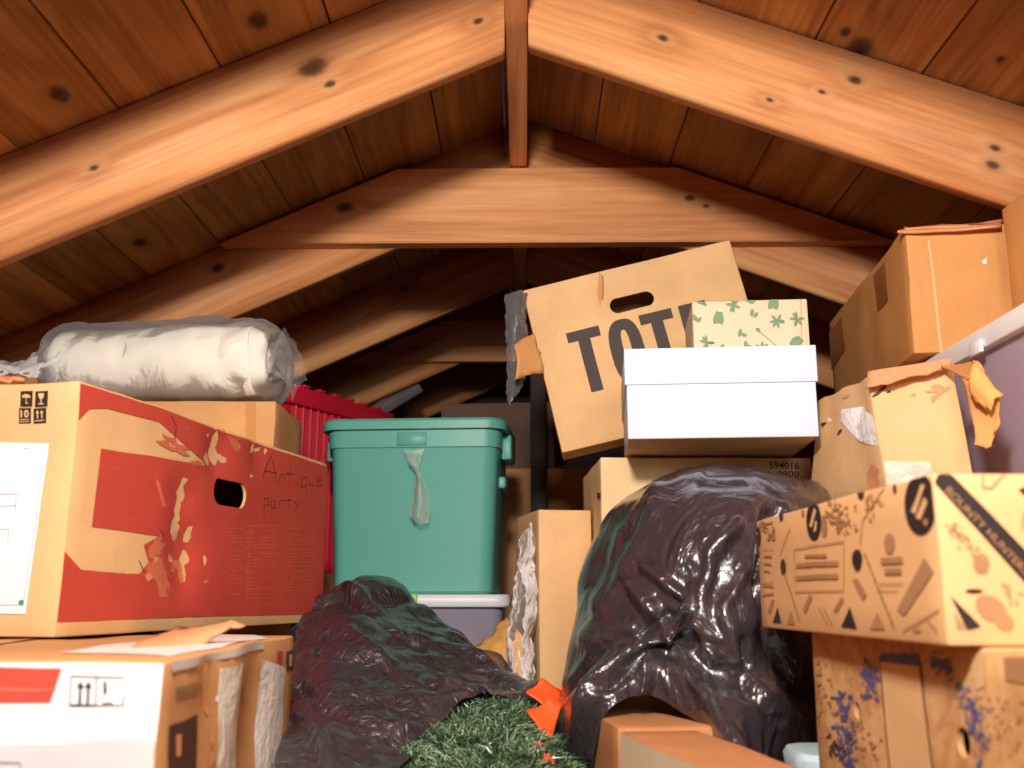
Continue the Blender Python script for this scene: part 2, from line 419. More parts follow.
# level cross beams (collar ties) nailed to the faces of the second and fourth pairs of rafters
yt = Y1 + SP
zt0, zt1 = 1.232, 1.402
def tie(y, z0, z1, label, seed, knots=()):
    xl0, xl1 = -(1.53 - z0) / SL + .02, -(1.53 - z1) / SL + .02
    xr0, xr1 = (1.53 - z0) / SR - .02, (1.53 - z1) / SR - .02
    P = [(xl0, z0), (xr0, z0), (xr1, z1), (xl1, z1)]
    r_ = timber('collar_tie', (xl0, z0), (xr0, z0), 0, 0, .036, y - .0375, label, 'beam', knots, seed, xs=P); r_['group'] = 'level cross beams'; return r_
tie(yt, 1.232, 1.40, 'broad level cross beam joining the second pair of rafters above the boxes', 31, [(690, 198, .010), (345, 207, .018), (706, 206, .006)])
tie(Y1 + 3 * SP, 1.262, 1.40, 'far level cross beam in the dark, its lit underside above the teal bin', 32)
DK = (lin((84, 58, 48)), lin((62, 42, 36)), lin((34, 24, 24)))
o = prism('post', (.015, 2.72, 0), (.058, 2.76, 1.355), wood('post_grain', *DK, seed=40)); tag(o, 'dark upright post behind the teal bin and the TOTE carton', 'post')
# brace
def stick(name, a, b, wd, m, label, cat):
    a, b = Vector(a), Vector(b); d = b - a; q = d.to_track_quat('X', 'Z'); bm = bmesh.new()
    add_box(bm, (0, -wd / 2, -wd * .8), (d.length, wd / 2, wd * .8), .003); o = bmobj(name, bm, m)
    o.location = a; o.rotation_euler = q.to_euler(); sharp(o); return tag(o, label, cat)
stick('brace', W(330, 440, 3.3), W(420, 386, 3.3), .03, wood('brace_grain', lin((150, 140, 140)), lin((110, 100, 104)), lin((70, 60, 66)), seed=41), 'grey slanting brace in the dark above the teal bin', 'brace')

# ------------------------------------------------------------------ cartons
def rotm(th, rx=0, ry=0): return Matrix.Rotation(th, 3, 'Z') @ Matrix.Rotation(ry, 3, 'Y') @ Matrix.Rotation(rx, 3, 'X')
class Carton:
    """near upright edge at the local origin; face F is y=0, face L is x=0, T top, R right, U underside"""
    def __init__(s, name, P, th, w, d, h, label, cat='carton', group=None, rx=0, ry=0, mat='card', crumple=.0015, cscale=9, seed=0, corners=None, open_top=False):
        s.rot = rotm(th, rx, ry); s.P = Vector(P); s.root = empty(name, s.P, s.rot); tag(s.root, label, cat, group)
        s.w, s.d, s.h = w, d, h; s.name = name; s.mats = [M[mat]]; s.T = Matrix.Translation(s.P) @ s.rot.to_4x4(); s.Ti = s.T.inverted()
        s.cr, s.cs, s.seed = crumple, cscale, seed; s.holes = []; s.dec = bmesh.new(); s.corners = corners; s.open = open_top; s.dents = []
    def field(s, p):
        # smooth crumple, shared by the card and everything printed on it
        q = Vector(p)
        if s.corners:
            a, b, c = q.x / s.w, q.y / s.d, q.z / s.h; C = s.corners; r = Vector((0, 0, 0))
            for i, (kx, ky, kz) in enumerate(((0, 0, 0), (1, 0, 0), (1, 1, 0), (0, 1, 0), (0, 0, 1), (1, 0, 1), (1, 1, 1), (0, 1, 1))):
                r += C[i] * ((a if kx else 1 - a) * (b if ky else 1 - b) * (c if kz else 1 - c))
            base = r
        else: base = q
        o = Vector((s.seed * 3.7, s.seed * 1.3, 0))
        nv = noise.noise_vector(q * s.cs + o) * s.cr + noise.noise_vector(q * s.cs * 3.1 + o) * s.cr * .35
        for c, rad, amp in s.dents:
            k = (q - Vector(c)).length / rad
            if k < 1.5: nv += amp * (math.exp(-k * k * 2)) * Vector(s.dir_in(c))
        if q.z < .02: nv.z *= 0
        return base + nv
    def dir_in(s, c):
        if abs(c[0]) < 1e-3: return (1, 0, 0)
        if abs(c[1]) < 1e-3: return (0, 1, 0)
        return (0, 0, -1)
    def face3(s, face, a, b, off=0):
        if face == 'F': return Vector((a, -off, b))
        if face == 'L': return Vector((-off, a, b))
        if face == 'T': return Vector((a, b, s.h + off))
        if face == 'R': return Vector((s.w + off, a, b))
        if face == 'U': return Vector((a, b, -off))
    def uv(s, face, u, v):
        o = s.Ti @ CAM; r = s.Ti.to_3x3() @ ray(u, v); ax = {'F': 1, 'L': 0, 'T': 2, 'R': 0, 'U': 2}[face]
        pl = {'F': 0, 'L': 0, 'T': s.h, 'R': s.w, 'U': 0}[face]
        t = (pl - o[ax]) / r[ax]; p = o + r * t
        return {'F': (p.x, p.z), 'L': (p.y, p.z), 'T': (p.x, p.y), 'R': (p.y, p.z), 'U': (p.x, p.y)}[face]
    def mi(s, mat):
        m = M[mat]
        if m not in s.mats: s.mats.append(m)
        return s.mats.index(m)
    def poly(s, face, pts, mat, px=True, off=.0009, clip=True, bm=None, mi=None):
        if px: pts = [s.uv(face, *p) for p in pts]
        bm = bm or s.dec; mi = s.mi(mat) if mi is None else mi
        lim = {'F': (s.w, s.h), 'L': (s.d, s.h), 'T': (s.w, s.d), 'R': (s.d, s.h), 'U': (s.w, s.d)}[face]
        if clip: pts = clip_poly(pts, 0.0005, lim[0] - .0005, .0005, lim[1] - .0005)
        if len(pts) < 3: return
        t2 = bmesh.new(); vs = [t2.verts.new((a, b, 0)) for a, b in pts]
        try: t2.faces.new(vs)
        except ValueError: t2.free(); return
        bmesh.ops.triangulate(t2, faces=t2.faces)
        cut2(t2, .03)
        mp = {}
        for v in t2.verts: mp[v] = bm.verts.new(s.face3(face, v.co.x, v.co.y, off))
        for f in t2.faces:
            g = bm.faces.new([mp[v] for v in f.verts]); g.material_index = mi
        t2.free()
    def rect(s, face, x0, y0, x1, y1, mat, off=.0009): s.poly(face, [(x0, y0), (x1, y0), (x1, y1), (x0, y1)], mat, off=off)
    def stroke(s, face, pts, wd, mat, off=.0011, px=True):
        if px: pts = [s.uv(face, *p) for p in pts]
        for (a, b), (c, d) in zip(pts[:-1], pts[1:]):
            dx, dy = c - a, d - b; L = math.hypot(dx, dy) or 1; nx, ny = -dy / L * wd / 2, dx / L * wd / 2; ex, ey = dx / L * wd * .3, dy / L * wd * .3
            s.poly(face, [(a - ex + nx, b - ey + ny), (a - ex - nx, b - ey - ny), (c + ex - nx, d + ey - ny), (c + ex + nx, d + ey + ny)], mat, px=False, off=off)
    def text(s, face, st, origin, ux, uy, mat, off=.0012, px=True, bold=0):
        """text laid so that its baseline goes from origin by ux, and its height is uy (face or picture coordinates)"""
        if px: o = s.uv(face, *origin); a = s.uv(face, *ux); b = s.uv(face, *uy)
        else: o, a, b = origin, ux, uy
        tris, Wd, Hd = text_mesh(st, bold)
        A = ((a[0] - o[0]) / Wd, (a[1] - o[1]) / Wd); B = ((b[0] - o[0]) / Hd, (b[1] - o[1]) / Hd)
        for t in tris:
            s.poly(face, [(o[0] + x * A[0] + y * B[0], o[1] + x * A[1] + y * B[1]) for x, y in t], mat, px=False, off=off)
    def hole(s, face, cu, cv, wd, ht, px=True):
        c = s.uv(face, cu, cv) if px else (cu, cv); s.holes.append((face, c, wd, ht))
    def done(s, flaps=True, tape=None, thick=.0045, seam=None):
        # seam: axis along which the closed top flaps meet
        bm = bmesh.new()
        add_box(bm, (0, 0, 0), (s.w, s.d, s.h), .0028, 2)
        ib = bmesh.new(); top_in = s.h + .05 if s.open else s.h - thick
        shell_in = add_box(bm, (thick, thick, thick), (s.w - thick, s.d - thick, s.h - thick)) if not s.open else None
        ib.free()
        tmp = bmobj('tmp', bm, s.mats); bmesh_recalc_shell(tmp)
        cutters = []
        if s.open:
            cb = bmesh.new(); add_box(cb, (thick, thick, thick), (s.w - thick, s.d - thick, s.h + .1)); cutters.append(bmobj('cut', cb, s.mats))
        for face, (a, b), wd, ht in s.holes:
            cb = bmesh.new(); n = 20; ring = []
            for k in range(n):
                t = 2 * math.pi * k / n; cx = (wd / 2 - ht / 2) * (1 if math.cos(t) > 0 else -1) if wd > ht else 0
                ring.append((cx + math.cos(t) * min(ht, wd) / 2, math.sin(t) * ht / 2))
            for dep in (.012, -.012):
                pass
            v1 = [cb.verts.new(s.face3(face, a + p, b + q, .01)) for p, q in ring]; v2 = [cb.verts.new(s.face3(face, a + p, b + q, -.012)) for p, q in ring]
            cb.faces.new(v1); cb.faces.new(v2[::-1])
            for k in range(n): cb.faces.new((v1[k], v2[k], v2[(k + 1) % n], v1[(k + 1) % n]))
            bmesh.ops.recalc_face_normals(cb, faces=cb.faces); cutters.append(bmobj('cut', cb, s.mats))
        me = tmp.data
        for c in cutters:
            md = tmp.modifiers.new('b', 'BOOLEAN'); md.object = c; md.operation = 'DIFFERENCE'; md.solver = 'EXACT'
        if cutters:
            dg = bpy.context.evaluated_depsgraph_get(); dg.update(); me = bpy.data.meshes.new_from_object(tmp.evaluated_get(dg))
        bm = bmesh.new(); bm.from_mesh(me)
        bpy.data.objects.remove(tmp)
        for c in cutters: bpy.data.objects.remove(c)
        bmesh.ops.triangulate(bm, faces=[f for f in bm.faces if len(f.verts) > 4])
        cut3(bm, .028, (s.w, s.d, s.h))
        for v in bm.verts: v.co = s.field(v.co)
        me2 = bpy.data.meshes.new('dec'); 
        if len(s.dec.verts):
            for face, (ha, hb), wd, ht in s.holes:
                ax, ay, az = {'F': (0, 2, 1), 'L': (1, 2, 0), 'T': (0, 1, 2), 'R': (1, 2, 0)}[face]
                ring = []
                for k in range(20):
                    t = 2 * math.pi * k / 20; cx = (wd / 2 - ht / 2) * (1 if math.cos(t) > 0 else -1) if wd > ht else 0
                    ring.append((ha + cx + math.cos(t) * min(ht, wd) / 2, hb + math.sin(t) * ht / 2))
                near = lambda g: (abs(g.calc_center_median()[az] - (0 if face in 'FL' else (s.h if face == 'T' else s.w))) < .01 and abs(g.calc_center_median()[ax] - ha) < wd + .04 and abs(g.calc_center_median()[ay] - hb) < ht + .04)
                for (x0, y0), (x1, y1) in zip(ring, ring[1:] + ring[:1]):
                    fs_ = [g for g in s.dec.faces if near(g)]
                    no = [0, 0, 0]; no[ax] = y1 - y0; no[ay] = x0 - x1; co = [0, 0, 0]; co[ax] = x0; co[ay] = y0
                    geo = fs_ + list({e for g in fs_ for e in g.edges}) + list({v for g in fs_ for v in g.verts})
                    if geo: bmesh.ops.bisect_plane(s.dec, geom=geo, plane_co=co, plane_no=no)
                kill = []
                for g in s.dec.faces:
                    if not near(g): continue
                    c = g.calc_center_median(); px, py = c[ax], c[ay]
                    if all((x1 - x0) * (py - y0) - (y1 - y0) * (px - x0) > 0 for (x0, y0), (x1, y1) in zip(ring, ring[1:] + ring[:1])): kill.append(g)
                bmesh.ops.delete(s.dec, geom=kill, context='FACES')
            for v in s.dec.verts:
                v.co = s.field(v.co)
            s.dec.to_mesh(me2); bm.from_mesh(me2)
        s.dec.free()
        o = bmobj('body', bm, s.mats, s.root); sharp(o, 28); s.body = o
        if seam and not s.open:
            tb = bmesh.new()
            lim = (s.w, s.d)
            if seam == 'x': s.poly('T', [(0, s.d / 2 - .024), (s.w, s.d / 2 - .024), (s.w, s.d / 2 + .024), (0, s.d / 2 + .024)], 'tape', px=False, off=.0015, bm=tb, mi=0)
            else: s.poly('T', [(s.w / 2 - .024, 0), (s.w / 2 + .024, 0), (s.w / 2 + .024, s.d), (s.w / 2 - .024, s.d)], 'tape', px=False, off=.0015, bm=tb, mi=0)
            for v in tb.verts: v.co = s.field(v.co)
            bmobj('packing_tape', tb, M['tape'], s.root)
        return s
    def part(s, name, face_polys, mat, off=.0016, label=None, thick=.0006):
        pb = bmesh.new()
        for face, pts in face_polys: s.poly(face, pts, mat, bm=pb, mi=0, off=off)
        for v in pb.verts: v.co = s.field(v.co)
        o = bmobj(name, pb, M[mat], s.root)
        if label: o['label'] = label
        return o
def bmesh_recalc_shell(o):
    bm = bmesh.new(); bm.from_mesh(o.data); bmesh.ops.recalc_face_normals(bm, faces=bm.faces)
    # inner shell must point inwards: flip islands that lie inside
    seen = set(); isl = []
    for f in bm.faces:
        if f in seen: continue
        st = [f]; seen.add(f); cur = []
        while st:
            g = st.pop(); cur.append(g)
            for e in g.edges:
                for k in e.link_faces:
                    if k not in seen: seen.add(k); st.append(k)
        isl.append(cur)
    isl.sort(key=lambda c: -sum(f.calc_area() for f in c))
    for c in isl[1:]: bmesh.ops.reverse_faces(bm, faces=c)
    bm.to_mesh(o.data); bm.free()
def clip_poly(pts, x0, x1, y0, y1):
    def cl(ps, ins, inter):
        out = []
        for i in range(len(ps)):
            a, b = ps[i - 1], ps[i]
            if ins(b):
                if not ins(a): out.append(inter(a, b))
                out.append(b)
            elif ins(a): out.append(inter(a, b))
        return out
    def ix(X): return lambda a, b: (X, a[1] + (b[1] - a[1]) * (X - a[0]) / (b[0] - a[0]))
    def iy(Y): return lambda a, b: (a[0] + (b[0] - a[0]) * (Y - a[1]) / (b[1] - a[1]), Y)
    for ins, it in ((lambda p: p[0] >= x0, ix(x0)), (lambda p: p[0] <= x1, ix(x1)), (lambda p: p[1] >= y0, iy(y0)), (lambda p: p[1] <= y1, iy(y1))):
        if not pts: break
        pts = cl(pts, ins, it)
    return pts
def cut2(bm, step):
    for ax in (0, 1):
        lo = min(v.co[ax] for v in bm.verts); hi = max(v.co[ax] for v in bm.verts)
        k = math.floor(lo / step) + 1
        while k * step < hi:
            co = [0, 0, 0]; co[ax] = k * step; no = [0, 0, 0]; no[ax] = 1
            bmesh.ops.bisect_plane(bm, geom=bm.verts[:] + bm.edges[:] + bm.faces[:], plane_co=co, plane_no=no); k += 1
def cut3(bm, step, dims):
    for ax in range(3):
        n = max(2, int(dims[ax] / step))
        for k in range(1, n):
            co = [0, 0, 0]; co[ax] = dims[ax] * k / n; no = [0, 0, 0]; no[ax] = 1
            bmesh.ops.bisect_plane(bm, geom=bm.verts[:] + bm.edges[:] + bm.faces[:], plane_co=co, plane_no=no)
_tc = {}
def text_mesh(st, bold=0):
    if (st, bold) in _tc: return _tc[(st, bold)]
    cu = bpy.data.curves.new('t', 'FONT'); cu.body = st; cu.resolution_u = 3; cu.offset = bold; cu.space_character = 1 + bold * 2
    o = bpy.data.objects.new('t', cu); COL.objects.link(o)
    dg = bpy.context.evaluated_depsgraph_get(); dg.update(); me = bpy.data.meshes.new_from_object(o.evaluated_get(dg))
    x0 = min(v.co.x for v in me.vertices); y0 = min(v.co.y for v in me.vertices)
    Wd = max(v.co.x for v in me.vertices) - x0; Hd = max(v.co.y for v in me.vertices) - y0
    tris = [[(me.vertices[i].co.x - x0, me.vertices[i].co.y - y0) for i in p.vertices] for p in me.polygons]
    bpy.data.objects.remove(o); _tc[(st, bold)] = (tris, Wd, Hd); return _tc[(st, bold)]
def blob(cx, cy, rx, ry, n=14, jit=.35, seed=0, ang=0):
    rr = random.Random(seed); out = []
    for k in range(n):
        t = 2 * math.pi * k / n; q = 1 + rr.uniform(-jit, jit); x, y = math.cos(t) * rx * q, math.sin(t) * ry * q
        out.append((cx + x * math.cos(ang) - y * math.sin(ang), cy + x * math.sin(ang) + y * math.cos(ang)))
    return out
def flap(root, pts, mat, name='flap', thick=.004, bend=None, seg=8, label=None, crum=.002):
    """torn or folded card flap: a quad (4 world points) subdivided, warped and given thickness"""
    Ti = root.matrix_basis.inverted() if root else Matrix.Identity(4)
    a, b, c, d = [Vector(p) for p in pts]; vs = []; fs = []; n = seg
    nrm = (b - a).cross(d - a).normalized()
    for i in range(n + 1):
        for j in range(n + 1):
            s, t = i / n, j / n; p = a.lerp(b, s).lerp(d.lerp(c, s), t)
            p = p + nrm * ((bend or 0) * math.sin(math.pi * t) ) + noise.noise_vector(p * 25) * crum
            if t == 1 or s == 1: p = p + noise.noise_vector(p * 120) * crum * 1.6
            vs.append(Ti @ p)
    for i in range(n):
        for j in range(n): fs.append((i * (n + 1) + j, (i + 1) * (n + 1) + j, (i + 1) * (n + 1) + j + 1, i * (n + 1) + j + 1))
    o = meshobj(name, vs, fs, M[mat], root, True)
    md = o.modifiers.new('s', 'SOLIDIFY'); md.thickness = thick; md.offset = 0
    if label: o['label'] = label
    return o

#@@OBJECTS
def drape(name, grid, mat, parent=None, n=9, creases=(), polar=(), vor=(), edge=(0, 0), amp=.006, fs=7, fine=.0015, thick=.0012, wr=0, seed=0, wdir=(1, 1, 1)):
    """surface through a net of points (picture place + distance), smoothed, folded and wrinkled"""
    G = np.array([[(*W(u, v, Y), u, v) for (u, v, Y) in row] for row in grid]); 
    def up(a, n):
        m = a.shape[0]; out = []
        for i in range(m - 1):
            p0, p1, p2, p3 = a[max(i - 1, 0)], a[i], a[i + 1], a[min(i + 2, m - 1)]
            for k in range(n):
                t = k / n
                out.append(.5 * ((2 * p1) + (-p0 + p2) * t + (2 * p0 - 5 * p1 + 4 * p2 - p3) * t * t + (-p0 + 3 * p1 - 3 * p2 + p3) * t ** 3))
        out.append(a[-1]); return np.array(out)
    S = up(G, n); S = np.swapaxes(up(np.swapaxes(S, 0, 1), n), 0, 1)
    P = S[..., :3]; du = np.gradient(P, axis=1); dv = np.gradient(P, axis=0); N = np.cross(du, dv); N /= np.linalg.norm(N, axis=2, keepdims=True) + 1e-9
    # face the camera
    sgn = np.sign(np.sum(N * (np.array(CAM) - P), axis=2).mean()); N *= sgn
    D = np.zeros(P.shape[:2]); uu, vv = S[..., 3], S[..., 4]
    for pts, wd, a in creases:
        best = np.full(uu.shape, 1e9)
        for (x0, y0), (x1, y1) in zip(pts[:-1], pts[1:]):
            dx, dy = x1 - x0, y1 - y0; t = np.clip(((uu - x0) * dx + (vv - y0) * dy) / (dx * dx + dy * dy), 0, 1)
            best = np.minimum(best, np.hypot(uu - x0 - t * dx, vv - y0 - t * dy))
        k = np.clip(1 - best / wd, 0, 1); D += a * k * k * (3 - 2 * k) * .6 + a * .4 * k
    for (cx, cy, fq_, am, r0, sd2) in polar:
        # folds radiating from a gather point
        aa = np.arctan2(vv - cy, uu - cx); rr_ = np.hypot(uu - cx, vv - cy)
        for i in range(D.shape[0]):
            for j in range(D.shape[1]):
                k = noise.noise(Vector((math.cos(aa[i, j]) * fq_ + sd2, math.sin(aa[i, j]) * fq_, rr_[i, j] / 160)))
                D[i, j] += am * (1 - 3.2 * abs(k)) * min(1, rr_[i, j] / r0) * math.exp(-rr_[i, j] / 260)
    for (sc_, am, ax_) in vor:
        # crumple: flat facets meeting in sharp creases
        for i in range(D.shape[0]):
            for j in range(D.shape[1]):
                p = P[i, j]; q = Vector((p[0] * ax_[0], p[1] * ax_[1], p[2] * ax_[2])) * sc_ + Vector((seed, 0, 0)); q += noise.noise_vector(q * .8) * .5
                ds = noise.voronoi(q)[0]; D[i, j] += am * min(1, (ds[1] - ds[0]) * 1.3)
    if edge[0]: D *= np.clip(np.linspace(0, 1, D.shape[1]) / edge[0], 0, 1)[None, :]
    if edge[1]: D *= np.clip((1 - np.linspace(0, 1, D.shape[1])) / edge[1], 0, 1)[None, :]
    rows, cols = D.shape; vs = []
    for i in range(rows):
        for j in range(cols):
            p = Vector(P[i, j]); q = Vector((p.x * wdir[0], p.y * wdir[1], p.z * wdir[2])) + Vector((seed, 0, 0))
            f = noise.noise(q * fs) * amp + (1 - abs(noise.noise(q * fs * 2.3 + Vector((9, 1, 4)))) * 3) * amp * .4 + (1 - abs(noise.noise(q * fs * 6)) * 3) * fine
            vs.append(p + Vector(N[i, j]) * (D[i, j] + f))
    if parent is not None:
        Ti = parent.matrix_basis.inverted(); vs = [Ti @ v for v in vs]; org = Vector((0, 0, 0))
    else:
        org = Vector((sum(v.x for v in vs) / len(vs), sum(v.y for v in vs) / len(vs), min(v.z for v in vs))); vs = [v - org for v in vs]
    fsx = [(i * cols + j, (i + 1) * cols + j, (i + 1) * cols + j + 1, i * cols + j + 1) for i in range(rows - 1) for j in range(cols - 1)]
    o = meshobj(name, vs, fsx, M[mat], parent, True)
    if parent is None: o.location = org
    if thick:
        md = o.modifiers.new('s', 'SOLIDIFY'); md.thickness = thick; md.offset = 0
    return o
def rrect(a, b, r, n=5):
    out = []
    for cx, cy, t0 in ((a - r, b - r, 0), (-(a - r), b - r, 90), (-(a - r), -(b - r), 180), (a - r, -(b - r), 270)):
        for k in range(n + 1):
            t = R(t0 + 90 * k / n); out.append((cx + r * math.cos(t), cy + r * math.sin(t)))
    return out
def loft(name, levels, mat, parent, cap0=True, cap1=True, ang=40):
    """levels = (half width, half depth, radius, z)"""
    bm = bmesh.new(); rings = [[bm.verts.new((x, y, z)) for x, y in rrect(a, b, r)] for a, b, r, z in levels]; n = len(rings[0])
    for r0, r1 in zip(rings[:-1], rings[1:]):
        for k in range(n): bm.faces.new((r0[k], r0[(k + 1) % n], r1[(k + 1) % n], r1[k]))
    if cap0: bm.faces.new(rings[0][::-1])
    if cap1: bm.faces.new(rings[-1])
    bmesh.ops.recalc_face_normals(bm, faces=bm.faces)
    o = bmobj(name, bm, M[mat], parent); sharp(o, ang); return o

# ================================================================== LEFT STACK
# ---- white carton at the bottom left
B = Carton('carton', (-.262, .75, 0), R(92.5), .51, .55, .455, 'white printed carton at bottom left with torn brown end and red panel', 'box', mat='card_dk', crumple=.003, seed=2)
B.poly('L', [(-60, 652), (170, 652), (166, 790), (-60, 790)], 'whitep', off=.0006)
B.poly('L', [(-30, 666), (62, 668), (52, 702), (-30, 702)], 'red')
B.poly('L', [(-30, 685), (30, 687), (58, 688), (56, 690), (20, 690), (-30, 689)], 'scuffc', off=.0013)
B.poly('L', [(-60, 744), (60, 741), (135, 736), (164, 742), (164, 800), (-60, 800)], 'paper_gy')
B.poly('T', [(60, 655), (170, 656), (268, 640), (250, 634), (150, 641), (96, 646)], 'whitep', off=.0008)
for a, b in (((72, 676), (72, 705)), ((98, 676), (98, 705)), ((72, 676), (126, 677)), ((72, 705), (126, 705)), ((126, 677 + 18), (126, 705)), ((-20, 761), (22, 761)), ((22, 761), (22, 790))):
    B.stroke('L', [a, b], .0011, 'black')
for x in (82, 90):
    B.stroke('L', [(x, 702), (x, 684)], .0022, 'black'); B.poly('L', [(x - 4, 687), (x + 4, 687), (x, 680)], 'black', off=.0013)
B.stroke('L', [(74, 704), (96, 704)], .0012, 'black')
B.poly('L', [(105, 680), (108, 680), (109, 690), (107, 696), (105, 690)], 'black', off=.0012); B.stroke('L', [(105, 702), (115, 702)], .001, 'black')
B.poly('L', blob(136, 701, 1.5, 2.2, 7, .4, 3), 'black')
B.poly('F', [(168, 657), (264, 638), (266, 650), (215, 660), (172, 672)], 'whitep')
B.poly('F', [(170, 726), (199, 713), (196, 790), (168, 790)], 'darkink')
B.poly('F', [(176, 735), (181, 733), (180, 755), (176, 757)], 'fibre', off=.0014)
B.poly('F', [(276, 652), (281, 651), (281, 665), (276, 666)], 'red'); B.poly('F', [(285, 652), (293, 650), (292, 670), (285, 671)], 'darkink'); B.poly('F', [(287, 655), (291, 654), (290, 666), (287, 667)], 'card_dk', off=.0014)
for k in range(5): B.stroke('F', [(176, 688 + k * 3), (200, 683 + k * 3)], .0007, 'darkink')
rr = random.Random(5)
for k in range(16):
    x, y = rr.uniform(205, 255), rr.uniform(665, 760)
    B.poly('F', blob(x, y, rr.uniform(1, 4), rr.uniform(2, 9), 8, .5, k), rr.choice(['whitep', 'fibre', 'fibre', 'card_dk']), off=.0013)
for k in range(5): B.stroke('F', [(240 - k * 3, 735 + k * 4), (243 - k * 2, 690 + k * 6)], .0006, 'black')
B.dents = [((.3, 0, .38), .08, .012), ((.14, 0, .43), .05, .008)]
B.done(seam='x')
B.part('packing_tape', [('F', [(264, 660), (284, 668), (282, 700), (280, 790), (256, 790), (262, 700)])], 'tape_w', label='shiny crinkled silver-white tape')
B.part('packing_tape', [('F', [(222, 668), (240, 664), (238, 790), (214, 790)])], 'tape_clear', label='clear brown tape down the end')
flap(B.root, [W(120, 659, .93), W(200, 650, .99), W(243, 626, 1.02), W(170, 636, 1.04)], 'fibre', 'torn_flap', bend=.006, thick=.003, crum=.005, label='ragged torn top flap')
# ---- red carton
A = Carton('carton', (-.504, 1.10, .459), R(79.2), .743, .46, .283, 'big tan carton with red printed side and oval hand hole, on the white carton', 'box', mat='card', crumple=.0025, seed=1)
A.poly('F', [(80, 383), (156, 408), (240, 437), (327, 467.5), (322, 614), (180, 617), (56, 622), (63, 550), (81, 570), (100, 572), (138, 574), (148, 562), (143, 545), (160, 536), (91, 527), (99, 448), (164, 459), (208, 466), (196, 456), (158, 423), (105, 408), (88, 409), (77, 420)], 'red')
for cx, cy, rx, ry, a, sd in ((172, 446, 16, 6, .4, 1), (158, 574, 17, 10, 1.3, 2), (184, 566, 9, 16, .1, 3), (157, 548, 7, 12, .2, 4), (178, 500, 6, 10, -.3, 5), (235, 445, 3, 9, -.5, 6), (205, 582, 4, 2, 0, 7), (196, 464, 7, 3, .3, 9)):
    A.poly('F', blob(cx, cy, rx, ry, 16, .45, sd, a), 'scuffc', off=.0013)
    for q in range(3):
        r2 = random.Random(sd * 9 + q); A.poly('F', blob(cx + r2.uniform(-1, 1) * rx, cy + r2.uniform(-1, 1) * ry, rx * .3, ry * .3, 9, .5, sd * 7 + q, a), r2.choice(['red', 'fibre', 'scuffc']), off=.0017)
A.poly('F', [(154, 480), (158, 482), (166, 508), (162, 506)], 'redlt', off=.0015); A.poly('F', blob(206, 460, 5, 6, 9, .5, 12), 'card', off=.0018)
A.stroke('F', [(160, 530), (165, 536)], .0012, 'black'); A.stroke('F', [(138, 560), (143, 572)], .0012, 'black'); A.stroke('F', [(171, 418), (176, 428), (174, 440)], .002, 'darkink')
# marker handwriting: Antique / parts
hw = [[(262, 478), (268, 462), (271, 456)], [(271, 456), (274, 470), (276, 484)], [(265, 471), (276, 473)], [(279, 484), (279, 475), (283, 474), (284, 484)], [(289, 465), (288, 485)], [(285, 473), (293, 474)], [(296, 476), (296, 485)], [(306, 477), (300, 478), (300, 486), (306, 486), (306, 477), (306, 496)], [(309, 477), (309, 485), (313, 486), (314, 477)], [(317, 482), (321, 481), (320, 477), (317, 479), (317, 486), (322, 486)],
      [(263, 516), (263, 499), (267, 499), (268, 505), (263, 507)], [(273, 500), (270, 503), (271, 509), (274, 508), (274, 500), (275, 510)], [(279, 510), (279, 501), (283, 500)], [(289, 493), (288, 510)], [(285, 500), (292, 500)], [(298, 500), (294, 502), (298, 506), (294, 511)]]
for s_ in hw: A.stroke('F', s_, .0016, 'darkink')
for (x0, x1, y0, y1) in ((228, 243, 528, 596), (246, 279, 526, 604), (285, 316, 528, 592)):
    r3 = random.Random(x0); y = y0
    while y < y1:
        x = x0
        while x < x1 - 3:
            l = r3.uniform(3, 9)
            if r3.random() < .75: A.stroke('F', [(x, y), (min(x + l, x1), y + .1)], .0008, 'redlt')
            x += l + 1.5
        y += r3.choice([3.2, 3.6, 5.5])
for xx in (246, 281): A.stroke('F', [(xx + 4, 526), (xx - 1, 608)], .0008, 'redlt')
A.hole('F', 230, 493, .100, .038)
